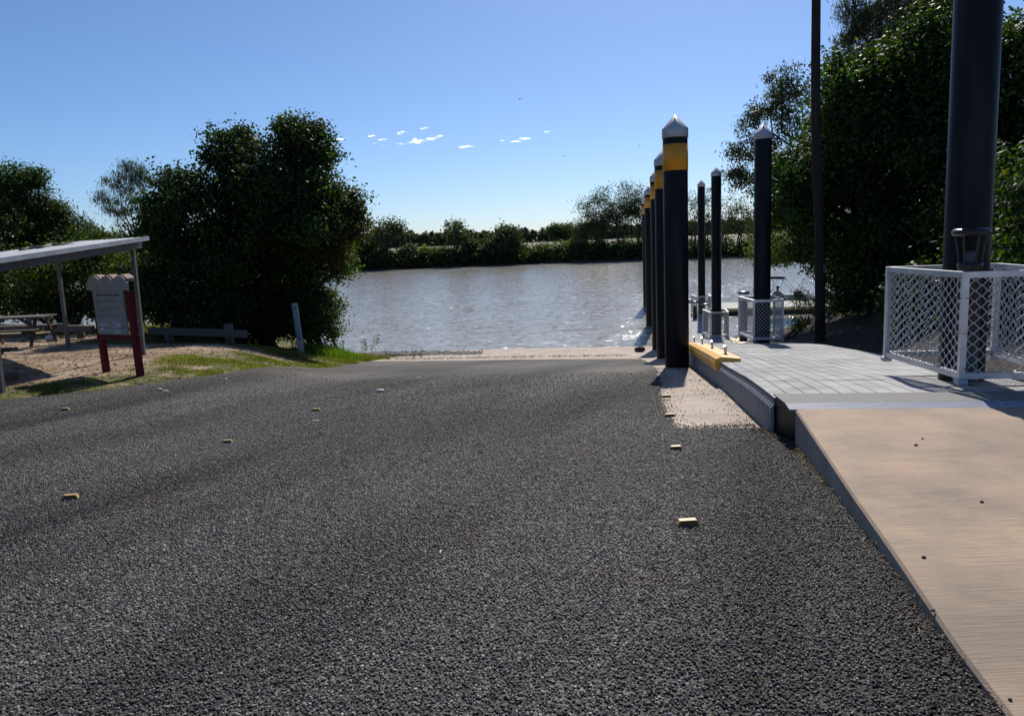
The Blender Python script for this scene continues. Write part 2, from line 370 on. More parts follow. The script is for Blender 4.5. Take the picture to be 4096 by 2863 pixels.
# perforated threshold plate
M_PERF = bpy.data.materials.new('perforated_plate'); M_PERF.use_nodes = True
def build_perf():
    m = M_PERF; n, l = m.node_tree.nodes, m.node_tree.links; b = n['Principled BSDF']
    tc = n.new('ShaderNodeTexCoord'); br = N(m, 'ShaderNodeTexBrick', Scale=1.)
    mp = N(m, 'ShaderNodeMapping'); mp.inputs['Scale'].default_value = (1, 1, 1); l.new(tc.outputs['Object'], mp.inputs[0]); l.new(mp.outputs[0], br.inputs[0])
    br.inputs['Color1'].default_value = (0, 0, 0, 1); br.inputs['Color2'].default_value = (0, 0, 0, 1); br.inputs['Mortar'].default_value = (1, 1, 1, 1)
    br.inputs['Mortar Size'].default_value = .005; br.inputs['Brick Width'].default_value = .040; br.inputs['Row Height'].default_value = .022; br.inputs['Mortar Smooth'].default_value = .2
    c = mixc(m, br.outputs['Color'], (.02, .02, .022), (.30, .295, .28))
    l.new(c, b.inputs['Base Color']); b.inputs['Roughness'].default_value = .7; b.inputs['Metallic'].default_value = .0; b.inputs['Specular IOR Level'].default_value = .2
    bp = N(m, 'ShaderNodeBump', Distance=.004, Strength=1.); l.new(br.outputs['Color'], bp.inputs['Height']); l.new(bp.outputs[0], b.inputs['Normal'])
build_perf()
M_DECK = bpy.data.materials.new('deck_moulded'); M_DECK.use_nodes = True
def build_deck():
    m = M_DECK; n, l = m.node_tree.nodes, m.node_tree.links; b = n['Principled BSDF']
    tc = n.new('ShaderNodeTexCoord'); oi = n.new('ShaderNodeObjectInfo')
    br = N(m, 'ShaderNodeTexBrick', Scale=1.); l.new(tc.outputs['Object'], br.inputs[0]); br.offset = 0.
    br.inputs['Color1'].default_value = (1, 1, 1, 1); br.inputs['Color2'].default_value = (1, 1, 1, 1); br.inputs['Mortar'].default_value = (0, 0, 0, 1)
    br.inputs['Mortar Size'].default_value = .006; br.inputs['Brick Width'].default_value = .1625; br.inputs['Row Height'].default_value = .036
    nz = N(m, 'ShaderNodeTexNoise', Scale=3.5, Detail=5.); geo = n.new('ShaderNodeNewGeometry'); l.new(geo.outputs['Position'], nz.inputs[0])
    c = ramp(m, nz.outputs[0], [(.3, (.34, .335, .33)), (.55, (.46, .455, .445)), (.75, (.54, .53, .51))])
    c = mixc(m, 1., c, math_(m, 'ADD', math_(m, 'MULTIPLY', oi.outputs['Random'], .22), .89), 'MULTIPLY')
    c = mixc(m, br.outputs['Color'], mixc(m, 1., c, (.45, .45, .47), 'MULTIPLY'), c)
    l.new(c, b.inputs['Base Color']); b.inputs['Roughness'].default_value = .8; b.inputs['Specular IOR Level'].default_value = .12
    bp = N(m, 'ShaderNodeBump', Distance=.004, Strength=1.); l.new(br.outputs['Color'], bp.inputs['Height']); l.new(bp.outputs[0], b.inputs['Normal'])
build_deck()

# ------------------------------------------------------------------ terrain, road, ramp, water
def grid(name, xs, ys, zf, m, attr=None):
    X, Y = np.meshgrid(xs, ys); Z = zf(X, Y)
    V = np.stack([X, Y, Z], -1).reshape(-1, 3); nx, ny = len(xs), len(ys)
    i = np.arange(nx-1)[None, :]+nx*np.arange(ny-1)[:, None]; i = i.ravel()
    me = npmesh(name, V, np.stack([i, i+1, i+nx+1, i+nx], 1)); me.polygons.foreach_set('use_smooth', np.ones(len(i), bool))
    if attr is not None:
        a = me.attributes.new('grass', 'FLOAT', 'POINT'); a.data.foreach_set('value', attr(X, Y).ravel().astype(np.float32))
        a = me.attributes.new('bank_shade', 'FLOAT', 'POINT'); a.data.foreach_set('value', shademask(X, Y).ravel().astype(np.float32))
    return link(name, me, m)
def nz2(X, Y, s, seed=0):
    """cheap smooth noise from summed sines"""
    r = np.random.default_rng(seed); out = 0
    for k in range(7):
        a = r.uniform(0, 2*np.pi); f = s*r.uniform(.5, 1.8); p = r.uniform(0, 6.28)
        out = out+np.sin((X*np.cos(a)+Y*np.sin(a))*f+p)
    return out/7
def inroad(X, Y):
    return (X > xedge(Y)-.15)&(X < xright(Y)+.2)
def zterr(X, Y):
    z = G(X, Y); off = ~inroad(X, Y)
    return z-.035+off*(.03+.035*nz2(X, Y, 2.2, 3)+.02*nz2(X, Y, 6., 4)*1.)
def shademask(X, Y):  # right of the walkway, where shade is put into the ground colour
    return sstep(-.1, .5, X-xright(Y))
def grassmask(X, Y):
    d = xedge(Y)-X            # metres left of the road edge
    m = sstep(-.5, .1, d)*(1-sstep(.9, 2.3, d+.8*nz2(X, Y, 1.6, 5)))
    m = np.maximum(m, sstep(20, 22.5, Y)*sstep(-.6, .2, d)*(1-sstep(5.5, 8, d)))
    m = np.maximum(m, .55*sstep(24, 27, Y)*(X < -9))
    return np.clip(m, 0, 1)
xs = np.concatenate([np.arange(-90, -16, 1.5), np.arange(-16, -3, .16), np.arange(-3, 9, .4), np.arange(9, 20, .3), np.arange(20, 80, 1.6)])
ys = np.concatenate([np.arange(-30, 2, 1.6), np.arange(2, 9, .4), np.arange(9, 34, .16), np.arange(34, 82, 1.0)])
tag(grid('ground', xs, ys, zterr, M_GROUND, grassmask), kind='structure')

def sheet(name, poly, dz, m, step, jitter=.0, seed=1, skirt=.05):
    rs = random.Random(seed); pts = []
    for i in range(len(poly)):
        a = Vector(poly[i]); b = Vector(poly[(i+1) % len(poly)]); n = max(1, int((b-a).length/step)); nn = Vector(((b-a).y, -(b-a).x)).normalized()
        for k in range(n):
            p = a.lerp(b, k/n); j = mnoise.noise(Vector((p.x*1.3, p.y*1.3, seed)))*jitter+rs.uniform(-1, 1)*jitter*.35
            pts.append(p+nn*j)
    n = len(pts); cen = sum(pts, Vector((0, 0)))/n
    area = sum(pts[i].x*pts[(i+1) % n].y-pts[(i+1) % n].x*pts[i].y for i in range(n)); s = 1 if area > 0 else -1
    inner = []
    for i in range(n):
        t = (pts[(i+1) % n]-pts[i-1]).normalized(); inner.append(pts[i]+Vector((-t.y, t.x))*s*.05)
    P2 = list(inner); x0 = min(p.x for p in pts); x1 = max(p.x for p in pts); y0 = min(p.y for p in pts); y1 = max(p.y for p in pts)
    h = max(step, .3)
    gx = np.arange(x0, x1, h); gy = np.arange(y0, y1, h)
    inside = [Vector((x, y)) for x in gx for y in gy]
    vs, es, fs, *_ = geometry.delaunay_2d_cdt(P2+inside, [(i, (i+1) % n) for i in range(n)], [list(range(n))], 1, 1e-4)
    V = [(p.x, p.y) for p in vs]; zz = G([p[0] for p in V], [p[1] for p in V])
    V3 = [(p[0], p[1], float(z)+dz) for p, z in zip(V, zz)]
    used = set(i for f in fs for i in f); remap = {}; W = []
    for i in used: remap[i] = len(W); W.append(V3[i])
    Fs = [tuple(remap[i] for i in f) for f in fs]
    # skirt
    k = len(W)
    for p in inner: W.append((p.x, p.y, g(p.x, p.y)+dz))
    for p in pts: W.append((p.x, p.y, g(p.x, p.y)+dz-skirt))
    for i in range(n):
        j = (i+1) % n; q = (k+i, k+n+i, k+n+j, k+j); Fs.append(q if s > 0 else q[::-1])
    me = bpy.data.meshes.new(name); me.from_pydata(W, [], Fs); me.update()
    bm = bmesh.new(); bm.from_mesh(me); bmesh.ops.remove_doubles(bm, verts=bm.verts, dist=.0005); bmesh.ops.recalc_face_normals(bm, faces=bm.faces)
    up = sum(f.normal.z*f.calc_area() for f in bm.faces)
    if up < 0: bmesh.ops.reverse_faces(bm, faces=bm.faces)
    bm.to_mesh(me); bm.free()
    return link(name, me, m)
ramp_poly = [(.9, 6.75), (4.9, 6.75), (9.6, 36), (3, 37), (-2.4, 34.5), (-3.3, 30.6), (-4.5, 28.3), (-4.9, 26.5), (-4.5, 24), (1.0, 16)]
tag(sheet('boat_ramp', ramp_poly, .005, M_RAMP, .5, .03, 3), kind='structure')
ROAD_POLY = [(-.2, -4), (.45, -3), (1.6, 2.18), (2.5, 6.55), (2.42, 7.1), (2.33, 7.3), (1.63, 7.46), (1.66, 7.9), (1.74, 8.6), (1.92, 9.9), (2.3, 11.8), (2.85, 14.9), (3.25, 17.8), (3.6, 20.5), (3.8, 22.4),
             (1.5, 23.6), (-2, 24.6), (-4.75, 25.6), (-4.9, 22), (-4.85, 19.8), (-5.0, 16.5), (-5.3, 14), (-6.3, 12.4), (-7.6, 11.3), (-12, 8), (-24, 2), (-26, -4)]
tag(sheet('road', ROAD_POLY, .028, M_ROAD, .13, .05, 5), kind='structure')

# loose chips of the seal, real stones near the camera (nobody could count them)
def pin(px, py, poly):
    c = np.zeros(px.shape, bool); n = len(poly)
    for i in range(n):
        x0, y0 = poly[i]; x1, y1 = poly[(i+1) % n]
        if y0 == y1: continue
        c ^= ((y0 > py) != (y1 > py))&(px < (x1-x0)*(py-y0)/(y1-y0)+x0)
    return c
def points_gn(name, V, sizes, m, scale_xyz=(1, .8, .55), label=None, tilt=.5):
    me = bpy.data.meshes.new(name); me.vertices.add(len(V)); me.vertices.foreach_set('co', V.astype(np.float32).ravel())
    a = me.attributes.new('sz', 'FLOAT', 'POINT'); a.data.foreach_set('value', sizes.astype(np.float32))
    rt = np.stack([RNG.normal(0, tilt, len(V)), RNG.normal(0, tilt, len(V)), RNG.uniform(0, 6.28, len(V))], 1)
    b = me.attributes.new('rt', 'FLOAT_VECTOR', 'POINT'); b.data.foreach_set('vector', rt.astype(np.float32).ravel())
    o = link(name, me, m)
    ng = bpy.data.node_groups.new(name+'_nodes', 'GeometryNodeTree')
    ng.interface.new_socket(name='Geometry', in_out='INPUT', socket_type='NodeSocketGeometry')
    ng.interface.new_socket(name='Geometry', in_out='OUTPUT', socket_type='NodeSocketGeometry')
    n, l = ng.nodes, ng.links
    gi, go = n.new('NodeGroupInput'), n.new('NodeGroupOutput')
    ico = n.new('GeometryNodeMeshIcoSphere'); ico.inputs['Radius'].default_value = 1; ico.inputs['Subdivisions'].default_value = 1
    tf = n.new('GeometryNodeTransform'); tf.inputs['Scale'].default_value = scale_xyz; l.new(ico.outputs[0], tf.inputs['Geometry'])
    sm = n.new('GeometryNodeSetMaterial'); sm.inputs['Material'].default_value = m; l.new(tf.outputs[0], sm.inputs['Geometry'])
    iop = n.new('GeometryNodeInstanceOnPoints'); l.new(gi.outputs[0], iop.inputs['Points']); l.new(sm.outputs[0], iop.inputs['Instance'])
    s = n.new('GeometryNodeInputNamedAttribute'); s.data_type = 'FLOAT'; s.inputs[0].default_value = 'sz'; l.new(s.outputs[0], iop.inputs['Scale'])
    r = n.new('GeometryNodeInputNamedAttribute'); r.data_type = 'FLOAT_VECTOR'; r.inputs[0].default_value = 'rt'; l.new(r.outputs[0], iop.inputs['Rotation'])
    l.new(iop.outputs[0], go.inputs[0])
    md = o.modifiers.new('scatter', 'NODES'); md.node_group = ng
    return o
def road_stones():
    out = []
    st = .0125
    gx = np.arange(-9.5, 3.0, st); gy = np.arange(1.9, 15, st)
    X, Y = np.meshgrid(gx, gy); X = X.ravel()+RNG.uniform(-.5, .5, X.size)*st; Y = Y.ravel()+RNG.uniform(-.5, .5, Y.size)*st
    k = (np.abs(X) < .70*Y+.35)&pin(X, Y, ROAD_POLY)&(RNG.random(X.size) < np.clip(1.05-.93*(Y-5)/9.5, 0.03, 1)**1.3)
    k &= RNG.random(X.size) < .74
    X, Y = X[k], Y[k]
    V = np.stack([X, Y, G(X, Y)+.030+RNG.uniform(-.002, .003, X.size)], 1)
    sz = RNG.uniform(.0045, .0094, X.size)
    print('stones', len(V))
    tag(points_gn('gravel', V, sz, M_STONE), 'dark grey crushed stone chips covering the foreground road surface', kind='stuff')
road_stones()

wx = np.concatenate([np.arange(-420, 420, 20)]); wy = np.concatenate([np.arange(22, 460, 20)])
wat = grid('water', np.array([-420., 420.]), np.array([24., 400.]), lambda X, Y: X*0-3.0, M_WATER); tag(wat, kind='structure')
# far bank and plain
def farY(X): return 152.3-.0*X+np.interp(X, [-400, -30, 0, 25, 52, 90, 400], [60, 1.2, 0, -5, -13, -24, -150])
def zfar(X, Y):
    d = Y-farY(X)
    return np.interp(d, [-30, -2, 0, 4.5, 9, 25, 80, 600, 5000], [-6, -3.6, -3.02, -.9, -.2, .15, .3, .6, 1.0])+.12*nz2(X, Y, .5, 9)*(d > -1)*(d < 60)
fx = np.concatenate([np.linspace(-4500, -130, 30), np.arange(-128, 180, 2.2), np.linspace(182, 4500, 30)])
dys = np.concatenate([np.arange(-12, 0, 2.), np.arange(0, 30, 1.), np.arange(30, 100, 6), np.linspace(110, 6000, 40)])
def fargrid():
    X = np.repeat(fx[None, :], len(dys), 0); Y = farY(X)+dys[:, None]; Z = zfar(X, Y)
    V = np.stack([X, Y, Z], -1).reshape(-1, 3); nx, ny = X.shape[1], X.shape[0]
    i = (np.arange(nx-1)[None, :]+nx*np.arange(ny-1)[:, None]).ravel()
    me = npmesh('far_bank', V, np.stack([i, i+1, i+nx+1, i+nx], 1)); me.polygons.foreach_set('use_smooth', np.ones(len(i), bool))
    o = link('far_bank', me, [M_FARG, M_MUD, M_FIELD])
    row = i//nx; d = dys[row]; xx = fx[i % nx]
    mi = np.where(d < 6, 1, 0); mi = np.where((d > 22)&(d < 60)&(xx > 8)&(xx < 44), 2, mi); mi = np.where(d > 700, 2, mi)
    me.polygons.foreach_set('material_index', mi.astype(np.int32)); return tag(o, kind='structure')
fargrid()

# ------------------------------------------------------------------ foliage
def leaves(lobes, ll, lw, n_per_m2=300, droop=.15, seed=1, clump=.22, per=22, shell=(.74, 1.1), up=.35):
    r = np.random.default_rng(seed); Cs, Ns = [], []
    for c, rad in lobes:
        rad = np.array(rad); area = 4*np.pi*((np.prod(rad[[0, 1]])**1.6+np.prod(rad[[0, 2]])**1.6+np.prod(rad[[1, 2]])**1.6)/3)**(1/1.6)
        nc = max(4, int(area*n_per_m2/per))
        d = r.normal(size=(nc, 3)); d /= np.linalg.norm(d, axis=1)[:, None]
        lump = 1+.16*np.sin(d[:, 0]*7+seed)+.13*np.sin(d[:, 2]*9+d[:, 1]*5+seed*2)
        rr = r.uniform(*shell, nc)*lump
        ctr = np.array(c)+d*rad*rr[:, None]
        sg = clump*r.uniform(.5, 1.5, nc)
        k = np.repeat(np.arange(nc), per)
        off = r.normal(size=(len(k), 3))*sg[k][:, None]*np.array([1, 1, .75])
        Cs.append(ctr[k]+off); nn = d[k]/rad*rad.mean()*.55+off/(sg[k][:, None]+1e-6)*.25+np.array([0, 0, up])+r.normal(size=(len(k), 3))*.55
        Ns.append(nn)
    Cc = np.concatenate(Cs); Nn = np.concatenate(Ns); Nn /= np.linalg.norm(Nn, axis=1)[:, None]
    n = len(Cc); t = r.normal(size=(n, 3)); t[:, 2] -= droop*3; t -= (t*Nn).sum(1)[:, None]*Nn; t /= np.linalg.norm(t, axis=1)[:, None]+1e-9
    b = np.cross(Nn, t); s = r.uniform(.65, 1.3, n)[:, None]
    L, W = ll*s/2, lw*s/2
    p0 = Cc-t*L; p1 = Cc+b*W-Nn*W*.25; p2 = Cc+t*L-Nn*L*.2; p3 = Cc-b*W-Nn*W*.25
    V = np.stack([p0, p1, p2, p3], 1).reshape(-1, 3)
    return V, np.arange(n*4).reshape(n, 4)
def lumps(lobes, seed, q=1.):
    r = np.random.default_rng(seed+900); out = []
    for c, rad in lobes:
        c = np.array(c); rad = np.array(rad); out.append((tuple(c), tuple(rad*.76)))
        k = int(8+4*min(3, rad.mean()))
        for _ in range(k):
            d = r.normal(size=3); d[2] = d[2]*.8+.25; d /= np.linalg.norm(d); f = r.uniform(.22, .50)
            out.append((tuple(c+d*rad*r.uniform(.72, 1.02)), tuple(np.full(3, rad.mean()*f)*[1.2, 1.2, .8])))
    return out
def crown_obj(name, lobes, m, parent, ll=.13, lw=.07, dens=300, zmin=None, cull=None, lump=True, **kw):
    if lump: lobes = lumps(lobes, kw.get('seed', 1)); dens = dens*.72
    if parent.location.y < 45: ll, lw, dens = ll*.78, lw*.78, dens*.95; kw['clump'] = kw.get('clump', .22)*.8
    V, Fq = leaves(lobes, ll, lw, dens, **kw)
    Q = V.reshape(-1, 4, 3).mean(1)
    keep = Q[:, 2] > G(Q[:, 0], Q[:, 1])+.05 if zmin is None else Q[:, 2] > zmin
    if cull is not None: keep &= cull(Q)
    V = V.reshape(-1, 4, 3)[keep].reshape(-1, 3); Fq = np.arange(len(V)).reshape(-1, 4)
    me = npmesh(name, V-np.array(parent.location), Fq); o = link(name, me, m, parent); return o
def limb(mb, a, b, r0, r1, seg=5, wob=.12, rs=random):
    pts = [Vector(a).lerp(Vector(b), i/seg) for i in range(seg+1)]; L = (Vector(b)-Vector(a)).length
    for i in range(1, seg): pts[i] += Vector((rs.uniform(-1, 1), rs.uniform(-1, 1), rs.uniform(-.4, .7)))*wob*L/seg
    for i in range(seg):
        mb.tube(pts[i], pts[i+1], r0+(r1-r0)*i/seg, r0+(r1-r0)*(i+1)/seg, 7, cap=(i in (0, seg-1)))
    return pts
def tree(name, base, lobes, m, label, cat='tree', trunk_r=.2, stems=1, group=None, crown_kw={}, extra=None, seed=1, limbr=.35):
    rs = random.Random(seed); root = empty(name, base, 0, label, cat, group)
    crown_obj('crown', lobes, m, root, seed=seed, **crown_kw)
    if extra: crown_obj('crown', extra[0], extra[1], root, seed=seed+50, **crown_kw)
    mb = MB(); tops = sorted(lobes, key=lambda q: -q[1][0]*q[1][2])
    zc = np.mean([q[0][2] for q in lobes]); b = Vector(base)
    for s in range(stems):
        st = Vector((rs.uniform(-.5, .5), rs.uniform(-.3, .3), 0))*(stems > 1)
        q = tops[s % len(tops)][0]; fork = b+(Vector(q)-b)*rs.uniform(.35, .5)
        limb(mb, b+st-Vector((0, 0, .3)), fork, trunk_r, trunk_r*.7, 5, .2, rs)
        for k in range(s, len(lobes), stems):
            limb(mb, fork, Vector(lobes[k][0]), trunk_r*.55, trunk_r*.1, 5, .5, rs)
            for j in range(3):
                c, rad = lobes[k]; e = Vector(c)+Vector((rs.uniform(-.8, .8)*rad[0], rs.uniform(-.8, .8)*rad[1], rs.uniform(-.2, .8)*rad[2]))
                limb(mb, Vector(c), e, trunk_r*.16, trunk_r*.05, 3, .4, rs)
    mb.v = [tuple(Vector(p)-b) for p in mb.v]
    mb.build('trunk', M_BARK, root); return root
def LB(u, v, ru, rv, y, rd=None):
    k = y/FPX; return (tuple(P(u, v, y)), (ru*k, (rd if rd else max(.6, min(ru, rv)*k)), rv*k))

# left bank
base = onG(1100, 1385)
tree('broadleaf_tree', (-8.6, 27.9, g(-8.6, 27.9)), [LB(1185, 600, 105, 105, 26), LB(1245, 680, 85, 100, 26), LB(925, 605, 100, 85, 26), LB(1060, 770, 230, 150, 26.5, 2), LB(1390, 865, 75, 85, 26), LB(1200, 900, 200, 170, 26, 2), LB(930, 960, 200, 170, 26.5, 2), LB(1060, 1130, 210, 180, 27.6, 1.8), LB(1000, 1280, 300, 110, 27.4, 1.4), LB(1080, 1290, 180, 90, 27.4, 1.0)], L_BROAD,
     'tallest dark broadleaf tree on the left bank beside the water, with twin rounded tops', trunk_r=.28, stems=3, extra=([LB(1205, 590, 105, 90, 26), LB(1395, 870, 65, 80, 26), LB(1120, 800, 200, 120, 25.8), LB(1330, 1010, 60, 50, 26)], L_RED), crown_kw=dict(ll=.15, lw=.10, dens=330), seed=3)
tree('broadleaf_tree', (-6.9, 27, g(-6.9, 27)), [LB(1150, 890, 130, 70, 27.5), LB(1250, 960, 130, 90, 27.3), LB(1350, 1010, 85, 85, 27.5), LB(1355, 1075, 50, 45, 27.5), LB(1060, 930, 90, 45, 27), LB(1260, 1130, 60, 60, 28)], L_MANGROVE,
     'bright green leafy tree leaning over the river in front of the tallest dark tree', trunk_r=.13, stems=2, crown_kw=dict(ll=.15, lw=.09, dens=230), seed=5)
tree('waterside_shrub', (-6.3, 27.5, g(-6.3, 27.5)), [LB(1300, 1260, 75, 80, 27.5), LB(1270, 1330, 80, 60, 27), LB(1315, 1200, 35, 30, 27.5), LB(1320, 1290, 25, 60, 27.5)], L_YEL,
     'yellow green shrub at the river edge just right of the depth gauge', 'shrub', trunk_r=.05, stems=3, crown_kw=dict(ll=.12, lw=.07, dens=200), seed=6)
tree('broadleaf_tree', (-10.4, 23.8, g(-10.4, 23.8)), [LB(715, 740, 85, 70, 24), LB(650, 850, 75, 80, 24), LB(730, 880, 120, 110, 24, 1.4), LB(640, 1010, 110, 120, 24, 1.2), LB(760, 1080, 140, 150, 24, 1.2), LB(600, 1170, 120, 120, 24, 1.2), LB(760, 1230, 160, 110, 24, 1.2)], L_BROAD,
     'shorter round dark tree joined to the left side of the tallest dark tree', trunk_r=.2, stems=2, crown_kw=dict(ll=.14, lw=.09, dens=310), seed=8)
tree('leafy_tree', (-21, 37, g(-21, 37)), [LB(40, 740, 75, 90, 37), LB(120, 760, 70, 90, 37), LB(170, 860, 80, 90, 37), LB(60, 900, 130, 130, 37, 2.2), LB(260, 880, 60, 50, 37), LB(200, 960, 90, 80, 37, 2), LB(-120, 850, 150, 170, 37, 2.4)], L_BROAD,
     'green tree at the far left edge rising behind the picnic shelter roof', trunk_r=.25, stems=2, crown_kw=dict(ll=.17, lw=.09, dens=190), seed=11, extra=([LB(60, 930, 120, 110, 36.5), LB(150, 980, 100, 80, 36.5)], L_RED))
tree('gum_tree', (-19.5, 43, g(-19.5, 43)), [LB(510, 690, 38, 50, 43), LB(560, 700, 38, 50, 43), LB(480, 750, 50, 45, 43), LB(575, 740, 35, 45, 43), LB(430, 810, 45, 35, 43), LB(530, 800, 60, 55, 43), LB(470, 860, 45, 40, 43), LB(565, 850, 35, 50, 43)], L_GUM,
     'slender feathery gum tree standing alone between the left trees', trunk_r=.16, crown_kw=dict(ll=.26, lw=.035, dens=120, droop=1.2, shell=(.3, 1.1), up=-.1), seed=13)
tree('undergrowth_bush', (-16, 27.5, g(-16, 27.5)), [LB(60, 1130, 130, 110, 27.5, 1.4), LB(230, 1080, 120, 110, 27.5, 1.4), LB(380, 1060, 110, 110, 27.5, 1.4), LB(500, 1100, 110, 130, 27.5, 1.4), LB(-120, 1100, 120, 130, 27.5, 1.4), LB(20, 1225, 150, 60, 28.5, .8), LB(210, 1235, 150, 55, 28.5, .8), LB(400, 1240, 140, 55, 28.3, .8), LB(560, 1240, 120, 60, 28, .8), LB(-180, 1230, 120, 60, 28.5, .8)], L_YEL,
     'wide leafy bush seen under the shelter roof, behind the log barriers', 'bush', trunk_r=.07, stems=5, crown_kw=dict(ll=.14, lw=.08, dens=200), seed=15, extra=([LB(120, 1200, 220, 70, 28), LB(420, 1200, 200, 70, 28), LB(350, 1000, 90, 60, 28)], L_BROAD))
tree('pointed_tree', (-27, 62, g(-27, 62)), [LB(357, 930, 22, 40, 62), LB(385, 960, 60, 35, 62), LB(430, 960, 60, 30, 62), LB(330, 980, 60, 40, 62)], L_GUM,
     'small distant pointed tree seen in the gap above the shelter roof', trunk_r=.15, crown_kw=dict(ll=.22, lw=.08, dens=100), seed=17)

# right bank
tree('broadleaf_tree', (10.6, 22, g(10.6, 22)), [LB(3370, 330, 90, 100, 22), LB(3500, 330, 130, 110, 22), LB(3680, 260, 160, 140, 21, 2), LB(3250, 700, 110, 130, 22.5, 1.6), LB(3400, 560, 130, 160, 22, 1.8), LB(3560, 600, 180, 200, 22, 2.2), LB(3800, 550, 220, 260, 21, 2.4), LB(3180, 720, 80, 90, 23), LB(3200, 860, 120, 90, 23, 1.4), LB(3420, 880, 180, 170, 22, 2), LB(3700, 900, 230, 220, 21, 2.2), LB(4020, 800, 200, 260, 20, 2.2), LB(3230, 1010, 70, 60, 23), LB(3450, 1120, 130, 130, 23, 1.6), LB(3750, 1180, 220, 150, 22, 2)], L_BROAD,
     'huge dense dark green tree filling the right side behind the walkway', trunk_r=.35, stems=3, crown_kw=dict(ll=.16, lw=.09, dens=300), seed=21, extra=([LB(3380, 420, 90, 160, 21.5), LB(3200, 780, 120, 110, 22), LB(3560, 420, 150, 90, 21), LB(3700, 620, 80, 60, 19.5)], L_MANGROVE))
tree('broadleaf_tree', (14.5, 20.5, g(14.5, 20.5)), [LB(4000, 330, 170, 170, 19.5, 2), LB(4150, 500, 170, 200, 19, 2), LB(4080, 160, 130, 100, 20, 1.6), LB(4000, 1000, 180, 180, 20, 2), LB(4200, 1000, 150, 200, 19, 2), LB(3950, 1220, 220, 130, 20, 1.8)], L_MANGROVE,
     'green tree cut by the right edge of the picture behind the nearest pile', trunk_r=.28, stems=2, crown_kw=dict(ll=.16, lw=.09, dens=240), seed=23)
tree('leafy_tree', (14.2, 31.5, g(14.2, 31.5)), [LB(3120, 330, 60, 65, 31), LB(3180, 380, 80, 90, 31, 1.2), LB(3080, 440, 50, 50, 31), LB(3180, 520, 80, 70, 31), LB(3000, 500, 40, 45, 31), LB(2960, 610, 42, 50, 31), LB(3040, 600, 50, 60, 31), LB(3000, 730, 60, 55, 31), LB(3100, 640, 70, 80, 31), LB(2950, 700, 30, 30, 31), LB(3060, 830, 50, 60, 31)], L_GUM,
     'airy pale leaved tree reaching left over the river behind the white capped piles', trunk_r=.17, stems=2, crown_kw=dict(ll=.19, lw=.06, dens=95, shell=(.2, 1.1), droop=.5), seed=27, extra=([LB(3150, 400, 70, 80, 31), LB(3080, 650, 60, 60, 31)], L_YEL))
tree('gum_tree', (17, 33, g(17, 33)), [LB(3430, 110, 70, 80, 33), LB(3520, 60, 120, 80, 33, 1.6), LB(3650, 40, 130, 90, 33, 1.8), LB(3800, 20, 130, 80, 33, 1.6), LB(3450, 200, 60, 60, 33), LB(3560, 160, 90, 50, 33), LB(3420, 30, 50, 50, 33)], L_GUM,
     'tall drooping grey green gum tree at the top right above the dense tree', trunk_r=.25, crown_kw=dict(ll=.30, lw=.04, dens=200, droop=.8, up=0, shell=(.3, 1.1)), seed=29)
tree('bank_shrub', (8.9, 24.5, g(8.9, 24.5)), [LB(3230, 1230, 50, 70, 24.5, .6), LB(3330, 1190, 60, 110, 24.5, .7), LB(3400, 1230, 60, 80, 24.5, .7), LB(3190, 1290, 35, 25, 24.5, .4)], L_YEL,
     'thin sunlit green shrub growing on the bank around the timber pole', 'shrub', trunk_r=.03, stems=5, crown_kw=dict(ll=.11, lw=.045, dens=85, clump=.16, shell=(.2, 1.1)), seed=31)
tree('bank_shrub', (15.5, 33.5, g(15.5, 33.5)), [LB(3110, 990, 110, 55, 42, 1.8), LB(3200, 960, 70, 60, 42, 1.5)], L_YEL,
     'low yellow green bush overhanging the water beyond the second white capped pile', 'bush', trunk_r=.06, stems=3, crown_kw=dict(ll=.17, lw=.09, dens=150, zmin=-3), seed=33)

tree('understory_bush', (8.3, 14.8, g(8.3, 14.8)), [LB(3700, 1180, 150, 120, 15.5, 1.0), LB(3900, 1150, 180, 150, 14.5, 1.0), LB(4120, 1050, 180, 250, 13, 1.2), LB(3620, 1330, 90, 70, 16, .7), LB(3850, 1330, 160, 100, 14.5, .9), LB(3950, 900, 150, 150, 16, 1.2), LB(4250, 800, 200, 300, 12.5, 1.3)], L_BROAD,
     'dark shaded bush behind the large mesh cage, under the huge tree', 'bush', trunk_r=.08, stems=4, crown_kw=dict(ll=.15, lw=.08, dens=230), seed=35)
# far bank
def ftree(name, u, vtop, vbase, w, y, m, label, cat='tree', lob=7, seed=1, stems=1, dens=14, tr=.25, ll=.45, lw=.28, open_=0., group=None, rnd=.9):
    rs = random.Random(seed); k = y/FPX; h = (vbase-vtop)*k; bx = P(u, vbase, y)
    lo = []
    for i in range(lob):
        fx_ = rs.uniform(-.36, .36)*w; fv = rs.uniform(.14, .62 if open_ == 1 else .88)
        rr = rs.uniform(.13, .24)*w
        wid = 1-abs(fv-.5)*.5
        lo.append(LB(u+fx_*wid, vtop+(vbase-vtop)*max(fv, rr/(vbase-vtop)*.8), rr, rr*rs.uniform(.65, .95), y+rs.uniform(-.25, .25)*w*k))
    lo.append(LB(u+rs.uniform(-.15, .15)*w, vtop+w*.16, w*.2, w*.15, y))
    if not open_: lo.append(LB(u, (vtop+vbase)/2+.2*(vbase-vtop), w*.42, (vbase-vtop)*.33, y))
    return tree(name, (bx.x, y, float(zfar(np.array(bx.x), np.array(float(y))))-.1), lo, m, label, cat, trunk_r=tr, stems=stems, crown_kw=dict(ll=ll, lw=lw, dens=dens, zmin=-2.8, clump=.6, per=14, droop=.4, lump=not open_), seed=seed, group=group)
ftree('far_tree', 1560, 868, 1000, 165, 156, L_FAR, 'spreading lone tree with a bare leaning trunk on the far bank, nearest the left trees', lob=9, seed=41, open_=1, tr=.22)
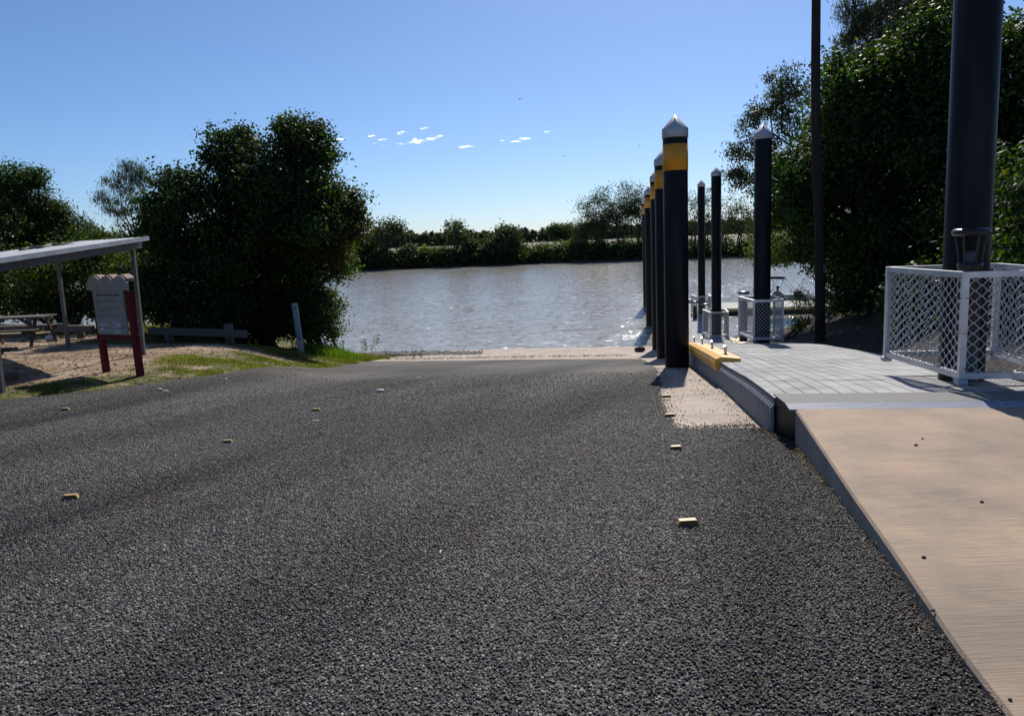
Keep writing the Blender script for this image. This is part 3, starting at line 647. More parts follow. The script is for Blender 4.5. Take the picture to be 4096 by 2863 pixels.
ftree('far_tree', 1820, 884, 1010, 135, 155, L_FAR, 'second lone tree from the left on the far bank, ragged flat top', lob=9, seed=42, tr=.2, open_=1, dens=13)
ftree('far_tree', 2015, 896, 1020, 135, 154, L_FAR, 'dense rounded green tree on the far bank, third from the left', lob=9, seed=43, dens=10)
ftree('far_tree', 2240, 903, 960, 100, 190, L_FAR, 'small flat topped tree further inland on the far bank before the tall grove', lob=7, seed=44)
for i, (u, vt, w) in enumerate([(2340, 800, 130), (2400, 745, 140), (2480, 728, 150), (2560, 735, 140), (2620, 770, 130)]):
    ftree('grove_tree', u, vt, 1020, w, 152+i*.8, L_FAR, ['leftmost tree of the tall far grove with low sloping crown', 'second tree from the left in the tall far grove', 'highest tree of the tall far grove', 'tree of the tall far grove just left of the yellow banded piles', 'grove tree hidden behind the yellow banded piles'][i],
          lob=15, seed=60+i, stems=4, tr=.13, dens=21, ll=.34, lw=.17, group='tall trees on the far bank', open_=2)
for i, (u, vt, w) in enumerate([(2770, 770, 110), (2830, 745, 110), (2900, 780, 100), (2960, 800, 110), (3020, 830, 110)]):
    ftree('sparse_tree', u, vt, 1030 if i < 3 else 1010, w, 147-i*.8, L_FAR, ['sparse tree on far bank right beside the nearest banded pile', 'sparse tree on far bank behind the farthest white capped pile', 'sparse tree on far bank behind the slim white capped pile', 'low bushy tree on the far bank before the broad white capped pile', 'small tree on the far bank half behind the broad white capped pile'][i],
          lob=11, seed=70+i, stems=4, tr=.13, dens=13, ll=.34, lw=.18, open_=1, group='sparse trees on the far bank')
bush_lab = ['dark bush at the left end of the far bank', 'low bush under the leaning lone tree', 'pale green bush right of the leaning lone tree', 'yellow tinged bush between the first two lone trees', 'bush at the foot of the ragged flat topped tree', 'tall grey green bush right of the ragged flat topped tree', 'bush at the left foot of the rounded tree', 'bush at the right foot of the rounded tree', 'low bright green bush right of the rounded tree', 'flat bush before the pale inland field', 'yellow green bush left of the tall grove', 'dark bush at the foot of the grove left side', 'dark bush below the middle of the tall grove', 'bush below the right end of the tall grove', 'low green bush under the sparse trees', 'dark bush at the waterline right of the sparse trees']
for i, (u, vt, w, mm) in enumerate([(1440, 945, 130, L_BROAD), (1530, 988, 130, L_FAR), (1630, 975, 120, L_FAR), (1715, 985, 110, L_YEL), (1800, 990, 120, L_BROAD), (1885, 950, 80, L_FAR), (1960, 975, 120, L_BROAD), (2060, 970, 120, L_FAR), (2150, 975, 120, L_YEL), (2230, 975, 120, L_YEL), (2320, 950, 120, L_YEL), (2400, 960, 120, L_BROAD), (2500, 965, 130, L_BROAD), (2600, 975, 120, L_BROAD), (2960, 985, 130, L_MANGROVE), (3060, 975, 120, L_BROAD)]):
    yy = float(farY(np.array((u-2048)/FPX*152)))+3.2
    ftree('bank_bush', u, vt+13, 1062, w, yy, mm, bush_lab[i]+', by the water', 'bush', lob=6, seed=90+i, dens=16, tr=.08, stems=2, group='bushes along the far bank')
# continuous scrub and far tree line
def scrub(name, x0, x1, dfun, h, n, m, seed, label, ll=.5, z0=-2.7):
    r = np.random.default_rng(seed); lobes = []
    for i in range(n):
        x = x0+(x1-x0)*(i+r.uniform(-.5, .5))/n; y = dfun(x)+r.uniform(-1.2, 1.2); rr = h*r.uniform(.45, .8)
        z = float(zfar(np.array(x), np.array(y)))+rr*.4
        lobes.append(((x, y, z), (rr*1.5, rr, rr)))
    V, Fq = leaves(lobes, ll, ll*.6, 7 if h > 2.5 else 11, seed=seed, clump=.5, per=12)
    V = V.reshape(-1, 4, 3); V = V[V.mean(1)[:, 2] > z0].reshape(-1, 3)
    tag(link(name, npmesh(name, V, np.arange(len(V)).reshape(-1, 4)), m), label, kind='stuff')
scrub('bank_scrub', -75, 60, lambda x: float(farY(np.array(x)))+2.2, 1.7, 190, L_BROAD, 5, 'dark scrub along the waterline of the far bank')
scrub('bank_scrub', -75, 70, lambda x: float(farY(np.array(x)))+7, 1.3, 120, L_YEL, 6, 'sunlit low scrub on top of the far bank')
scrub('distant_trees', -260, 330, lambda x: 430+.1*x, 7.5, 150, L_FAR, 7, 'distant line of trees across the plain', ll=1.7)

# ------------------------------------------------------------------ timber pole
pb = P(3280, 1385, 20); pt = P(3262, -60, 20)
po = empty('timber_pole', (pb.x, 20, g(pb.x, 20)), 0, 'tall dark round timber pole beside the walkway, running out of the picture top', 'pole')
mb = MB(); prev = None
for i in range(13):
    f = i/12; p = Vector((0, 0, -.4)).lerp(Vector((pt.x-pb.x, 0, pt.z-po.location.z)), f)+Vector((.03*math.sin(f*7), 0, 0))
    rr = .135-.03*f
    if prev is not None: mb.tube(prev[0], p, prev[1], rr, 14, cap=(i in (1, 12)))
    prev = (p, rr)
mb.build('shaft', M_POLE, po)
MB().box((.02, -.14, P(3275, 1075, 20).z-po.location.z), (.07, .012, .2), bev=.003).build('tag_plate', M_WOODG, po)

# ------------------------------------------------------------------ floating walkway
DA = Vector((2.40, 7.0)); DU = Vector((.155, .988)).normalized(); DN = Vector((DU.y, -DU.x)); DECKW = 2.6
dz_t = table([(5, .10), (7.0, .085), (8.6, -.03), (10.26, -.2), (12.1, -.36), (16.37, -.78), (19.7, -1.2), (23, -1.65), (27, -2.2), (30, -2.53), (31.5, -2.6), (60, -2.6)], .5)
def deck(s, w, dz=0.):
    p = DA+DU*s+DN*w; return Vector((p.x, p.y, float(dz_t(DA.y+DU.y*s))+dz))
walk = empty('floating_walkway', deck(0, 0), 0, 'long grey modular floating walkway running down the ramp and out onto the river', 'walkway')
wo = Vector(walk.location)
MODL, MODW = .64, .65
tile = MB()
for k in range(4):
    x = (k-1.5)*MODW/4
    tile.box((x, 0, -.012), (MODW/4-.005, MODL-.008, .024), bev=.003)
tile.box((0, 0, -.05), (MODW-.004, MODL-.004, .04))
tme = tile.mesh('deck_panel'); tme.materials.append(M_DECK)
nrow = int(41.0/MODL); rotz = math.atan2(DN.y, DN.x)
for i in range(nrow):
    a, b = deck(i*MODL, 0), deck((i+1)*MODL, 0); pit = math.atan2(b.z-a.z, MODL)
    for j in range(4):
        c = (deck(i*MODL, (j+.5)*MODW)+deck((i+1)*MODL, (j+.5)*MODW))/2
        o = bpy.data.objects.new('deck_panel', tme); COL.objects.link(o); o.parent = walk
        o.location = c-wo+Vector((0, 0, random.uniform(-.002, .002))); o.rotation_euler = Euler((pit+random.uniform(-.003, .003), 0, rotz))
# sides with moulded vertical flutes, one panel per module
sp = MB(); prof = []; H = .47
for k in range(6):
    x = k*MODL/6
    prof += [(x+.004, 0.), (x+.016, -.028), (x+MODL/6-.03, -.028), (x+MODL/6-.018, 0.)]
n = len(prof); vs = []
for z in (-.03, -.06, -.10, -H):
    for (x, d) in prof: vs.append((x-MODL/2, (d if z < -.06 else 0.)+.0, z))
fs = [(r*n+i, r*n+i+1, (r+1)*n+i+1, (r+1)*n+i) for r in range(3) for i in range(n-1)]
sp.add(vs, fs); spm = sp.mesh('side_panel'); spm.materials.append(M_FLOAT)
for side in (0, 1):
    for i in range(nrow):
        a, b = deck(i*MODL, 0), deck((i+1)*MODL, 0); pit = math.atan2(b.z-a.z, MODL)
        c = (deck(i*MODL, side*DECKW)+deck((i+1)*MODL, side*DECKW))/2
        o = bpy.data.objects.new('side_panel', spm); COL.objects.link(o); o.parent = walk
        o.location = c-wo
        M = Matrix.Rotation(math.atan2(DU.y, DU.x)+(math.pi if side else 0), 4, 'Z') @ Matrix.Rotation((-pit if not side else pit), 4, 'Y') @ Matrix.Diagonal((1, -1 if True else 1, 1, 1))
        o.rotation_euler = (0, (-pit if not side else pit), math.atan2(DU.y, DU.x)+(math.pi if side else 0))
        o.scale = (1, -1, 1)
# body under the deck and end block
mb = MB(); vs = []
for i in range(nrow+1):
    for w in (.04, DECKW-.04):
        for dzz in (-.075, -.40): vs.append(deck(i*MODL, w, dzz)-wo)
fs = []
for i in range(nrow):
    a = i*4; fs += [(a, a+4, a+6, a+2), (a+1, a+3, a+7, a+5), (a, a+1, a+5, a+4), (a+2, a+6, a+7, a+3)]
fs += [(0, 2, 3, 1), (nrow*4, nrow*4+1, nrow*4+3, nrow*4+2)]
mb.add(vs, fs).build('float_body', M_FLOAT, walk)
# yellow edge fenders on the left edge and cleats
fm = MB(); L = .98
pr = [(.30, .0), (.30, .055), (.02, .085), (-.07, .05), (-.085, -.03), (-.06, -.13), (-.005, -.15), (-.005, .0)]
vs = []; K = [(-L/2, .9), (-L/2+.03, 1.), (L/2-.03, 1.), (L/2, .9)]
for (x, s) in K:
    for (w, z) in pr: vs.append(Vector((w*s+(1-s)*.05, x, z*s)))
m_ = len(pr); fs = [(k*m_+i, k*m_+(i+1) % m_, (k+1)*m_+(i+1) % m_, (k+1)*m_+i) for k in range(3) for i in range(m_)]
fs += [tuple(range(m_-1, -1, -1)), tuple(3*m_+i for i in range(m_))]
fm.add(vs, fs); fme = fm.mesh('edge_fender'); fme.materials.append(M_FENDER)
cm = MB(); cm.box((0, 0, .012), (.16, .09, .024), bev=.004); cm.box((0, 0, .075), (.055, .05, .11), bev=.008)
cm.bar((-.13, 0, .165), (.01, 0, .125), .05, .035); cm.bar((.13, 0, .165), (-.01, 0, .125), .05, .035)
cme = cm.mesh('mooring_cleat'); cme.materials.append(M_GALV)
for k in range(7):
    s = 4.85+k*1.0; c = deck(s, 0); a, b = deck(s-.3, 0), deck(s+.3, 0); pit = math.atan2(b.z-a.z, .6)
    o = bpy.data.objects.new('edge_fender', fme); COL.objects.link(o); o.parent = walk; o.location = c-wo; o.rotation_euler = (pit, 0, rotz)
    if k == 0: o['label'] = 'nearest yellow plastic edge fender with an open end'
    if k in (0, 2, 4, 6):
        q = bpy.data.objects.new('mooring_cleat', cme); COL.objects.link(q); q.parent = walk; q.location = deck(s+.22, .16, .07)-wo; q.rotation_euler = (pit, 0, rotz+math.pi/2); q.scale = (.75,)*3
for s in (20.4, 21.4):
    c = deck(s, DECKW); o = bpy.data.objects.new('edge_fender', fme); COL.objects.link(o); o.parent = walk; o.location = c-wo; o.rotation_euler = (0, 0, rotz+math.pi)
    q = bpy.data.objects.new('mooring_cleat', cme); COL.objects.link(q); q.parent = walk; q.location = deck(s, DECKW-.16, .07)-wo; q.rotation_euler = (0, 0, rotz)

# ------------------------------------------------------------------ concrete landing and hinged plate
SLZ = .10
def slz(y): return np.interp(y, [-4, 2.2, 6.4], [.045, .045, .10])
ledge = [(.30, -4.0), (1.53, 2.22), (1.60, 2.66), (1.78, 3.52), (1.94, 4.33), (2.37, 6.38)]
mb = MB(); vs = []
for (x, y) in ledge:
    z = float(slz(y)); vs += [(x, y, -.8), (x, y, z-.015), (x+.012, y, z), (x+.5, y, z), (9., y-.155*(6.5)*(y > 6), z), (9., y-.155*6.5*(y > 6), -.8)]
K = len(ledge); fs = []
for k in range(K-1):
    for i in range(5): fs.append((k*6+i, k*6+i+1, (k+1)*6+i+1, (k+1)*6+i))
fs.append(tuple((K-1)*6+i for i in range(6))); fs.append(tuple(5-i for i in range(6)))
mb.add(vs, fs)
me = mb.mesh('landing'); bm = bmesh.new(); bm.from_mesh(me); bmesh.ops.recalc_face_normals(bm, faces=bm.faces); bm.to_mesh(me); bm.free()
M_SIDE = concrete('concrete_side', [(.21, .185, .15), (.28, .245, .20), (.34, .30, .24)], .35)
me.materials.append(M_SLAB); me.materials.append(M_SIDE)
for p in me.polygons: p.material_index = 0 if p.normal.z > .5 else 1
o = link('concrete_landing', me); tag(o, 'tan brushed concrete landing slab at the lower right, leading onto the walkway', 'landing')
def YT(x, base): return base-.155*(x-2.36)*0.18
pl = empty('threshold_plate', (2.36, 6.45, SLZ), 0, 'perforated metal hinge plate with a smooth aluminium nose joining the concrete to the walkway', 'ramp plate')
def strip(pts, z0, z1, mat_, name):
    b = MB(); (xa, ya), (xb, yb), (xc, yc), (xd, yd) = pts
    o_ = Vector(pl.location)
    v = [Vector((x, y, z))-o_ for (x, y), zz in zip(pts, (z0, z0, z1, z1)) for z in (zz, zz-.012)]
    b.add(v, [(0, 2, 4, 6), (1, 7, 5, 3), (0, 1, 3, 2), (2, 3, 5, 4), (4, 5, 7, 6), (6, 7, 1, 0)]); return b.build(name, mat_, pl)
yo = lambda x: -.155*(x-2.36)
M_NOSE = mat('nose_metal', (.26, .28, .34), .6, .1, var=(.21, .23, .28), vscale=3, vstretch=(1, 8, 8), spec=.15)
strip([(2.33, 6.41), (6.2, 6.41+yo(6.2)), (6.2, 6.52+yo(6.2)), (2.33, 6.52)], .098, .132, M_NOSE, 'nose_strip')
strip([(2.33, 6.522), (6.2, 6.522+yo(6.2)), (6.2, 7.02+yo(6.2)), (2.40, 7.02)], .1325, .110, M_PERF, 'perforated_sheet')
# black rubber end flap of the walkway below the plate
mb = MB(); mb.box((.10, .26, -.23), (.10, .62, .44), bev=.02); mb.build('end_flap', M_PILE, pl)
mb = MB(); mb.tube((-.55, .42, -.395), (.1, .30, -.40), .03, n=10); o = mb.build('base_pipe', M_GALV, pl)

# ------------------------------------------------------------------ piles
def pile(x, y, zb, ztop, dia, band, label, group):
    root = empty('mooring_pile', (x, y, zb), 0, label, 'pile', group); r = dia/2; h = ztop-zb
    capc = dia*.30; capb = dia*.42  # cone height is about dia*.5
    zc = h-dia*.56-dia*.36
    MB().lathe([(r, -.6), (r, zc+.02)], n=40).build('shaft', M_PILE, root)
    MB().lathe([(r+.001, zc), (r+.014, zc), (r+.014, zc+dia*.36), (r*.98, zc+dia*.40), (.02, h-.004), (0.0005, h)], n=40).build('cap', M_CAP, root)
    if band:
        MB().lathe([(r+.001, zc-.19*dia/.5-.46*dia/.5), (r+.006, zc-.19*dia/.5-.46*dia/.5), (r+.006, zc-.13*dia/.5), (r+.001, zc-.13*dia/.5)], n=40).build('reflective_band', M_BAND, root)
        MB().box((r+.004, .0, zc-.36*dia/.5), (.012, .03, .42), bev=.002).build('band_seam', M_BAND, root)
    return root
labs = ['nearest and largest yellow banded black pile with a white cone cap', 'second yellow banded pile, partly hidden by the nearest one', 'third yellow banded pile from the front', 'fourth yellow banded pile from the front', 'farthest yellow banded pile, only a sliver showing']
for i, (x, y) in enumerate([(3.49, 16.2), (4.60, 23), (5.75, 30), (7.28, 40), (9.05, 51)]):
    zb = max(g(x, y), -3.6)-.05
    pile(x, y, zb, [3.99, 4.03, 4.06, 4.09, 4.08][i], .50, True, labs[i], 'yellow banded piles along the left side of the walkway')
RP = [(4.62, 7.85, 7.2, .42), (6.42, 19.7, 4.21, .415), (8.41, 31.5, 4.18, .395), (9.92, 40, 4.27, .37)]
labs = ['massive plain black pile at the right, rising out of the picture', 'plain black pile with a pointed white cap inside the middle mesh cage', 'slim plain black pile with white cap, left of the middle cage', 'farthest plain black pile with white cap, tallest looking sliver before the sparse trees']
for i, (x, y, zt, d) in enumerate(RP):
    pile(x, y, float(dz_t(y))-.42, zt, d, False, labs[i], 'plain piles along the right side of the walkway')

# ------------------------------------------------------------------ mesh cages
def wire_panel(w, h, cw=.118, ch=.098, t=.0042, d=.008):
    mb = MB(); nr = int(round(h/(ch/2))); nc = max(1, int(round(w/cw))); cw = w/nc; ch = h/nr
    for r in range(nr+1):
        z0 = r*ch
        for s in (1,):
            pts = []
            for c in range(nc*2+1):
                up = ((c+0) % 2 == 0); x = c*cw/2
                zz = z0+(ch/2-.003 if up else -ch/2+.003) if r % 2 == 0 else z0+(-ch/2+.003 if up else ch/2-.003)
                fl = cw*.09
                pts += [(max(0, x-fl), zz), (min(w, x+fl), zz)]
            pts = [(x, min(max(z, 0), h)) for x, z in pts]
            V = []
            for (x, z) in pts: V += [(x, -d/2, z-t), (x, -d/2, z+t), (x, d/2, z+t), (x, d/2, z-t)]
            n = len(pts); F = []
            for k in range(n-1):
                a = k*4
                for q in range(4): F.append((a+q, a+(q+1) % 4, a+4+(q+1) % 4, a+4+q))
            mb.add(V, F)
    return mb
CW, CD, CH, FT = .86, 1.42, 1.0, .055
corners = [Vector((0, 0, 0)), Vector((CW, 0, 0)), Vector((CW+.02, CD, 0)), Vector((-.225, CD, 0))]
def make_cage():
    root = empty('guard_cage', (0, 0, 0), 0, 'x', 'cage', 'mesh cages guarding the right row of piles')
    zb = .05
    for i, c in enumerate(corners):
        o = MB().box(c+Vector((0, 0, zb+CH/2)), (FT, FT, CH-.004), bev=.003).build('post', M_ALU, root)
        MB().box(c+Vector((0, 0, zb/2)), (.09, .09, zb), bev=.002).build('foot', M_GALV, o)
        MB().tube(c+Vector((.03, -FT/2-.008, zb+.1)), c+Vector((.03, -FT/2+.002, zb+.1)), .012, n=6).build('bolt', M_BLACK, o)
    for i in range(4):
        a, b = corners[i], corners[(i+1) % 4]; d = (b-a).normalized()
        for z in (zb+FT/2+.002, zb+CH-FT/2-.002):
            MB().bar(a+d*FT/2+Vector((0, 0, z)), b-d*FT/2+Vector((0, 0, z)), FT-.006, FT).build('rail', M_ALU, root)
        w = (b-a).length-FT*1.1; pm = wire_panel(w, CH-2*FT)
        ang = math.atan2(d.y, d.x); M = Matrix.Rotation(ang, 3, 'Z'); off = a+d*FT*.55+Vector((0, 0, zb+FT))
        pm.v = [tuple(M @ Vector(p)+off) for p in pm.v]
        pm.build('mesh_panel', M_GALV, root)
    return root
cage = make_cage(); cage.location = (4.19, 7.12, .105); cage.rotation_euler = (0, 0, rotz)
cage['label'] = 'nearest large aluminium mesh cage at the right, around the massive pile'
cl = ['middle aluminium mesh cage around the pile with pointed white cap', 'third mesh cage, small, around the slim plain pile', 'farthest mesh cage, mostly hidden beside the third one']
for i, (x, y, zt, d) in enumerate(RP[1:]):
    cx, cy = x-.40, y-.62
    c = dup(cage, (cx, cy, float(dz_t(cy))+.0), rotz, cl[i]); c.scale = (.8, .9, 1)
# zip ties on the near cage
mb = MB()
for z, s in ((.80, .02), (.48, -.05)):
    pts = [Vector((-.10, .10, z+.02)), Vector((-.02, -.01, z)), Vector((0.0, -.034, z+.005)), Vector((.035, -.034, z+.01+s*.2)), Vector((.10, .03, z-s))]
    for a, b in zip(pts, pts[1:]): mb.tube(a, b, .003, n=5)
zt = mb.build('cable_tie', M_BLACK, cage)

# ------------------------------------------------------------------ bollard lights
def bollard():
    root = empty('bollard_light', (0, 0, 0), 0, 'x', 'light', 'black bollard lights beside the piles')
    MB().lathe([(.11, 0), (.11, .02), (.105, .03), (.105, 1.10), (.112, 1.11), (.112, 1.14), (.0, 1.14)], n=20).build('post', M_BLACK, root)
    for k in range(6):
        t = 2*math.pi*(k+.5)/6; c, s = math.cos(t), math.sin(t)
        MB().bar((.09*c, .09*s, 1.13), (.13*c, .13*s, 1.40), .014, .014).build('strut', M_BLACK, root)
    MB().lathe([(0, 1.40), (.15, 1.40), (.17, 1.42), (.17, 1.445), (.15, 1.465), (0, 1.485)], n=24).build('lid', M_BLACK, root)
    MB().lathe([(.05, 1.13), (.06, 1.16), (.045, 1.24), (0, 1.26)], n=12).build('lamp', M_STEEL, root)
    return root
bl = bollard(); p = P(3883, 1000, 7.45); bl.location = (p.x, p.y, .075); bl['label'] = 'nearest black bollard light standing inside the large mesh cage'
for lab, u, y, zt in (('bollard light behind the middle mesh cage, left of its pile', 2975, 22.5, 1163), ('bollard light between the third and fourth cages', 2822, 33.5, 1213), ('farthest small bollard light near the white handrail', 2779, 38.5, 1203)):
    p = P(u, zt, y); dup(bl, (p.x, p.y, p.z-1.485), 0, lab)

# handrail and T head platform
hr = empty('handrail', deck(27, .2), rotz, 'pale handrail at the far walkway edge, just right of the banded piles', 'handrail')
for k in range(4):
    MB().tube((0, k*.9, 0), (0, k*.9, 1.0), .025, n=8).build('post', M_ALU, hr)
MB().tube((0, -.1, 1.0), (0, 2.8, 1.0), .028, n=8).build('rail', M_ALU, hr)
MB().tube((0, 0, .5), (0, 2.7, .5), .02, n=8).build('rail', M_ALU, hr)
pw = .155
plat = empty('river_platform', (10.4, 43.4, -2.6), rotz, 'pale floating platform lying across the end of the walkway', 'platform')
for k in range(9):
    MB().box((.75+k*1.5, 1.9, -.06), (1.485, 3.8, .12), bev=.01).build('deck_slab', M_PLAT, plat)
MB().box((6.75, 1.9, -.27), (13.4, 3.7, .295)).build('float_body', M_BLACK, plat)
MB().box((6.75, -.03, -.09), (13.5, .06, .14), bev=.01).build('edge_strip', M_EDGEY, plat)

# ------------------------------------------------------------------ boats
def hull_mb(Lh, W, Hh):
    mb = MB(); secs = []
    for t, w, zk in ((0, .92, 0), (.3, 1., 0), (.6, .95, .02), (.85, .6, .12), (1., .04, .3)):
        y = (t-.5)*Lh; secs.append([(-W/2*w, y, Hh+.12*t), (-W/2*w*.8, y, .12+zk), (0, y, zk), (W/2*w*.8, y, .12+zk), (W/2*w, y, Hh+.12*t), (W/2*w*.93, y, Hh+.1*t), (W/2*w*.72, y, .16+zk), (-W/2*w*.72, y, .16+zk), (-W/2*w*.93, y, Hh+.1*t)])
    vs = [p for s in secs for p in s]; n = 9
    fs = [(a*n+i, a*n+(i+1) % n, (a+1)*n+(i+1) % n, (a+1)*n+i) for a in range(4) for i in range(n)]
    fs += [tuple(range(9)), tuple(36+i for i in range(8, -1, -1))]
    return mb.add(vs, fs)
def outboard(root, y, cm_=M_BLACK):
    ob = MB().box((0, y-.18, .78), (.30, .42, .34), bev=.05).build('outboard_motor', cm_, root)
    MB().box((0, y-.16, .25), (.09, .16, .8), bev=.02).build('motor_leg', cm_, ob)
bt = empty('motor_boat', (17.1, 48.6, -3.12), R(82), 'small motor boat with dark fabric sunshade moored behind the platform', 'boat')
hull_mb(4.6, 1.7, .62).build('hull', M_HULL, bt)
for y in (-.9, .5): MB().box((0, y, .42), (1.3, .3, .05), bev=.01).build('bench_seat', M_PLAT, bt)
outboard(bt, -2.3)
cx_ = [Vector((x, y, z)) for x, y, z in ((-.75, -.0, 1.78), (-.75, 1.3, 1.72), (.75, 1.3, 1.72), (.75, 0, 1.78))]
mb = MB(); vs = []
for i in range(6):
    t = i/5; yy = -.05+1.5*t; zz = 1.86+.06*math.sin(t*math.pi)-.02*t
    for x, dzz in ((-.8, -.14), (-.7, 0), (0, .04), (.7, 0), (.8, -.14)): vs.append((x, yy, zz+dzz))
for p_ in list(vs): vs.append((p_[0], p_[1], p_[2]-.02))
fs = [(a*5+i, a*5+i+1, (a+1)*5+i+1, (a+1)*5+i) for a in range(5) for i in range(4)]; fs += [tuple(30+q for q in f[::-1]) for f in fs]
mb.add(vs, fs).build('canopy', M_CANVAS, bt)
mb = MB()
for x in (-.78, .78):
    for a, b in (((x, .6, .7), (x, .0, 1.8)), ((x, .6, .7), (x, 1.4, 1.8)), ((x, .6, .7), (x, .7, 1.85)), ((x, -.9, .7), (x, 0, 1.8)), ((x, 2.1, .75), (x, 1.4, 1.8))): mb.tube(a, b, .016, n=6)
mb.build('canopy_frame', M_ALU, bt)
dg = empty('dinghy', (11.0, 49.3, -3.1), R(80), 'small open dinghy with a folded sunshade pole, left of the boat with the sunshade', 'boat')
hull_mb(3.6, 1.4, .50).build('hull', M_HULL, dg); outboard(dg, 1.9+.1)
mb = MB()
for a, b in (((-.6, .3, .6), (-.5, -1.2, 1.75)), ((-.5, -1.2, 1.75), (-.2, -1.5, .7)), ((.6, .3, .6), (.5, -1.2, 1.75)), ((-.5, -1.2, 1.75), (.5, -1.2, 1.75))): mb.tube(a, b, .015, n=6)
mb.build('shade_frame', M_ALU, dg)
b2 = empty('dinghy', (19.6, 47.6, -3.1), R(80), 'low grey dinghy half hidden behind the bank shrub beside the timber pole', 'boat')
hull_mb(3.8, 1.5, .55).build('hull', M_HULL, b2); outboard(b2, 1.9+.1)

# person seated in the boat, leaning forward with both arms on the platform edge
pp = P(3108, 1204, 47.9)
per = empty('person', (pp.x, 47.9, -2.78), 0, 'person in a peaked cap and khaki long sleeved shirt leaning forward in the boat', 'person')
def skin_body():
    J = [((0, 0, 0), .17), ((0, -.03, .2), .165), ((0, -.08, .42), .19), ((0, -.12, .58), .12), ((0, -.14, .68), .062), ((0, -.17, .80), .095), ((0, -.17, .90), .09)]
    E_ = [(0, 1), (1, 2), (2, 3), (3, 4), (4, 5), (5, 6)]
    for s in (-1, 1):
        b = len(J); J += [((s*.20, -.10, .55), .075), ((s*.34, -.20, .33), .055), ((s*.46, -.42, .16), .042), ((s*.52, -.52, .12), .035)]
        E_ += [(3, b), (b, b+1), (b+1, b+2), (b+2, b+3)]
        h = len(J)
        for k in range(5):
            a_ = (-.5+k*.25)*s; J.append(((s*.52+math.sin(a_)*.07, -.55-.06*math.cos(a_), .105), .011)); E_.append((b+3, h+k))
        b = len(J); J += [((s*.12, -.06, -.02), .11), ((s*.16, -.50, .03), .075), ((s*.16, -.52, -.34), .05), ((s*.16, -.66, -.36), .04)]
        E_ += [(0, b), (b, b+1), (b+1, b+2), (b+2, b+3)]
    me = bpy.data.meshes.new('body'); me.from_pydata([j[0] for j in J], E_, [])
    o = link('body', me, [M_SHIRT, M_SKIN, M_SHORTS], per)
    md = o.modifiers.new('skin', 'SKIN'); o.modifiers.new('sub', 'SUBSURF').levels = 1
    bpy.context.view_layer.objects.active = o
    sv = me.skin_vertices[0].data
    for i, j in enumerate(J): sv[i].radius = (j[1], j[1])
    sv[0].use_root = True
    dg_ = bpy.context.evaluated_depsgraph_get(); ev = o.evaluated_get(dg_); nm = bpy.data.meshes.new_from_object(ev)
    o.modifiers.clear(); o.data = nm
    for m in (M_SHIRT, M_SKIN, M_SHORTS):
        if m.name not in [q.name for q in nm.materials if q]: nm.materials.append(m)
    for p in nm.polygons:
        c = p.center; idx = 0
        if c.z > .66 or c.y < -.5 and c.z > .06 and abs(c.x) > .3: idx = 1
        elif c.z < .1 and abs(c.x) < .3: idx = 2 if c.z > -.12 else 1
        p.material_index = idx; p.use_smooth = True
    return o
body = skin_body()
hm = MB(); hm.lathe([(.0, .14), (.05, .13), (.095, .08), (.11, .0), (.10, -.005)], n=14); hm.box((0, -.14, .0), (.15, .12, .012), bev=.003)
hm.v = [tuple(Vector(p)+Vector((0, -.17, .87))) for p in hm.v]; hm.build('peaked_cap', M_CAPHAT, per)
fc = MB(); fc.box((0, -.275, .80), (.025, .04, .04), bev=.008); fc.build('nose', M_SKIN, per)
per.rotation_euler = (0, 0, R(-8))
ck = MB().box((0, 0, 0), (.5, .3, .07), bev=.02).build('folded_towel', M_CLOTH_R); p = P(3100, 1200, 47.25); ck.location = (p.x, 46.9, -2.56); tag(ck, 'red folded cloth on the platform edge in front of the person', 'cloth')

# ------------------------------------------------------------------ information sign
sg0, sg1 = onG(397, 1482), onG(560, 1490)
A = Vector((-7.50, 13.9)); ang = math.atan2(-.35, 1.0)
s0 = P(420, 1480, 14.1); s1 = P(555, 1488, 13.6)
ang = math.atan2(s1.y-s0.y, s1.x-s0.x); W = (s1-s0).xy.length; mid = (s0+s1)/2
mid.z = g(mid.x, mid.y)
sign = empty('information_sign', mid, ang, 'information sign with a pale wavy topped panel between two dark red posts on the grass', 'sign')
ztop = 1.62
lean = -.035
for s in (-1, 1):
    mb = MB(); mb.bar((s*W/2+.0, .03, -.3), (s*W/2+lean*ztop, .03, ztop-.14), .115, .09); mb.build('post', M_RED, sign)
MB().box((lean*.62, .02, .66), (W+.12, .10, .10), bev=.004).build('crossbar', M_RED, sign)
def sx(z): return lean*z
pz0, pz1 = .71, 1.52
pts = []
hw = W/2-.02
pts += [(-hw*.90+sx(pz0), pz0), (hw*.90+sx(pz0), pz0), (hw*.90+sx(pz1), pz1-.02), (hw*1.25+sx(pz1), pz1-.02), (hw*1.25+sx(pz1), pz1+.11)]
top = []
for k in range(3):
    cx0 = (1-k)*hw*.80+sx(pz1)
    for q in range(9):
        a = q/8*math.pi; top.append((cx0+math.cos(a)*hw*.36, pz1+.12+math.sin(a)*.115))
pts += top+[(-hw*1.25+sx(pz1), pz1+.11), (-hw*1.25+sx(pz1), pz1-.02), (-hw*.90+sx(pz1), pz1-.02)]
mb = MB(); mb.poly(pts, .035)
me = mb.mesh('panel')
bm = bmesh.new(); bm.from_mesh(me); bmesh.ops.recalc_face_normals(bm, faces=bm.faces); bm.to_mesh(me); bm.free()
pn = link('panel', me, M_PANEL, sign); pn.location = (0, -.05, 0)
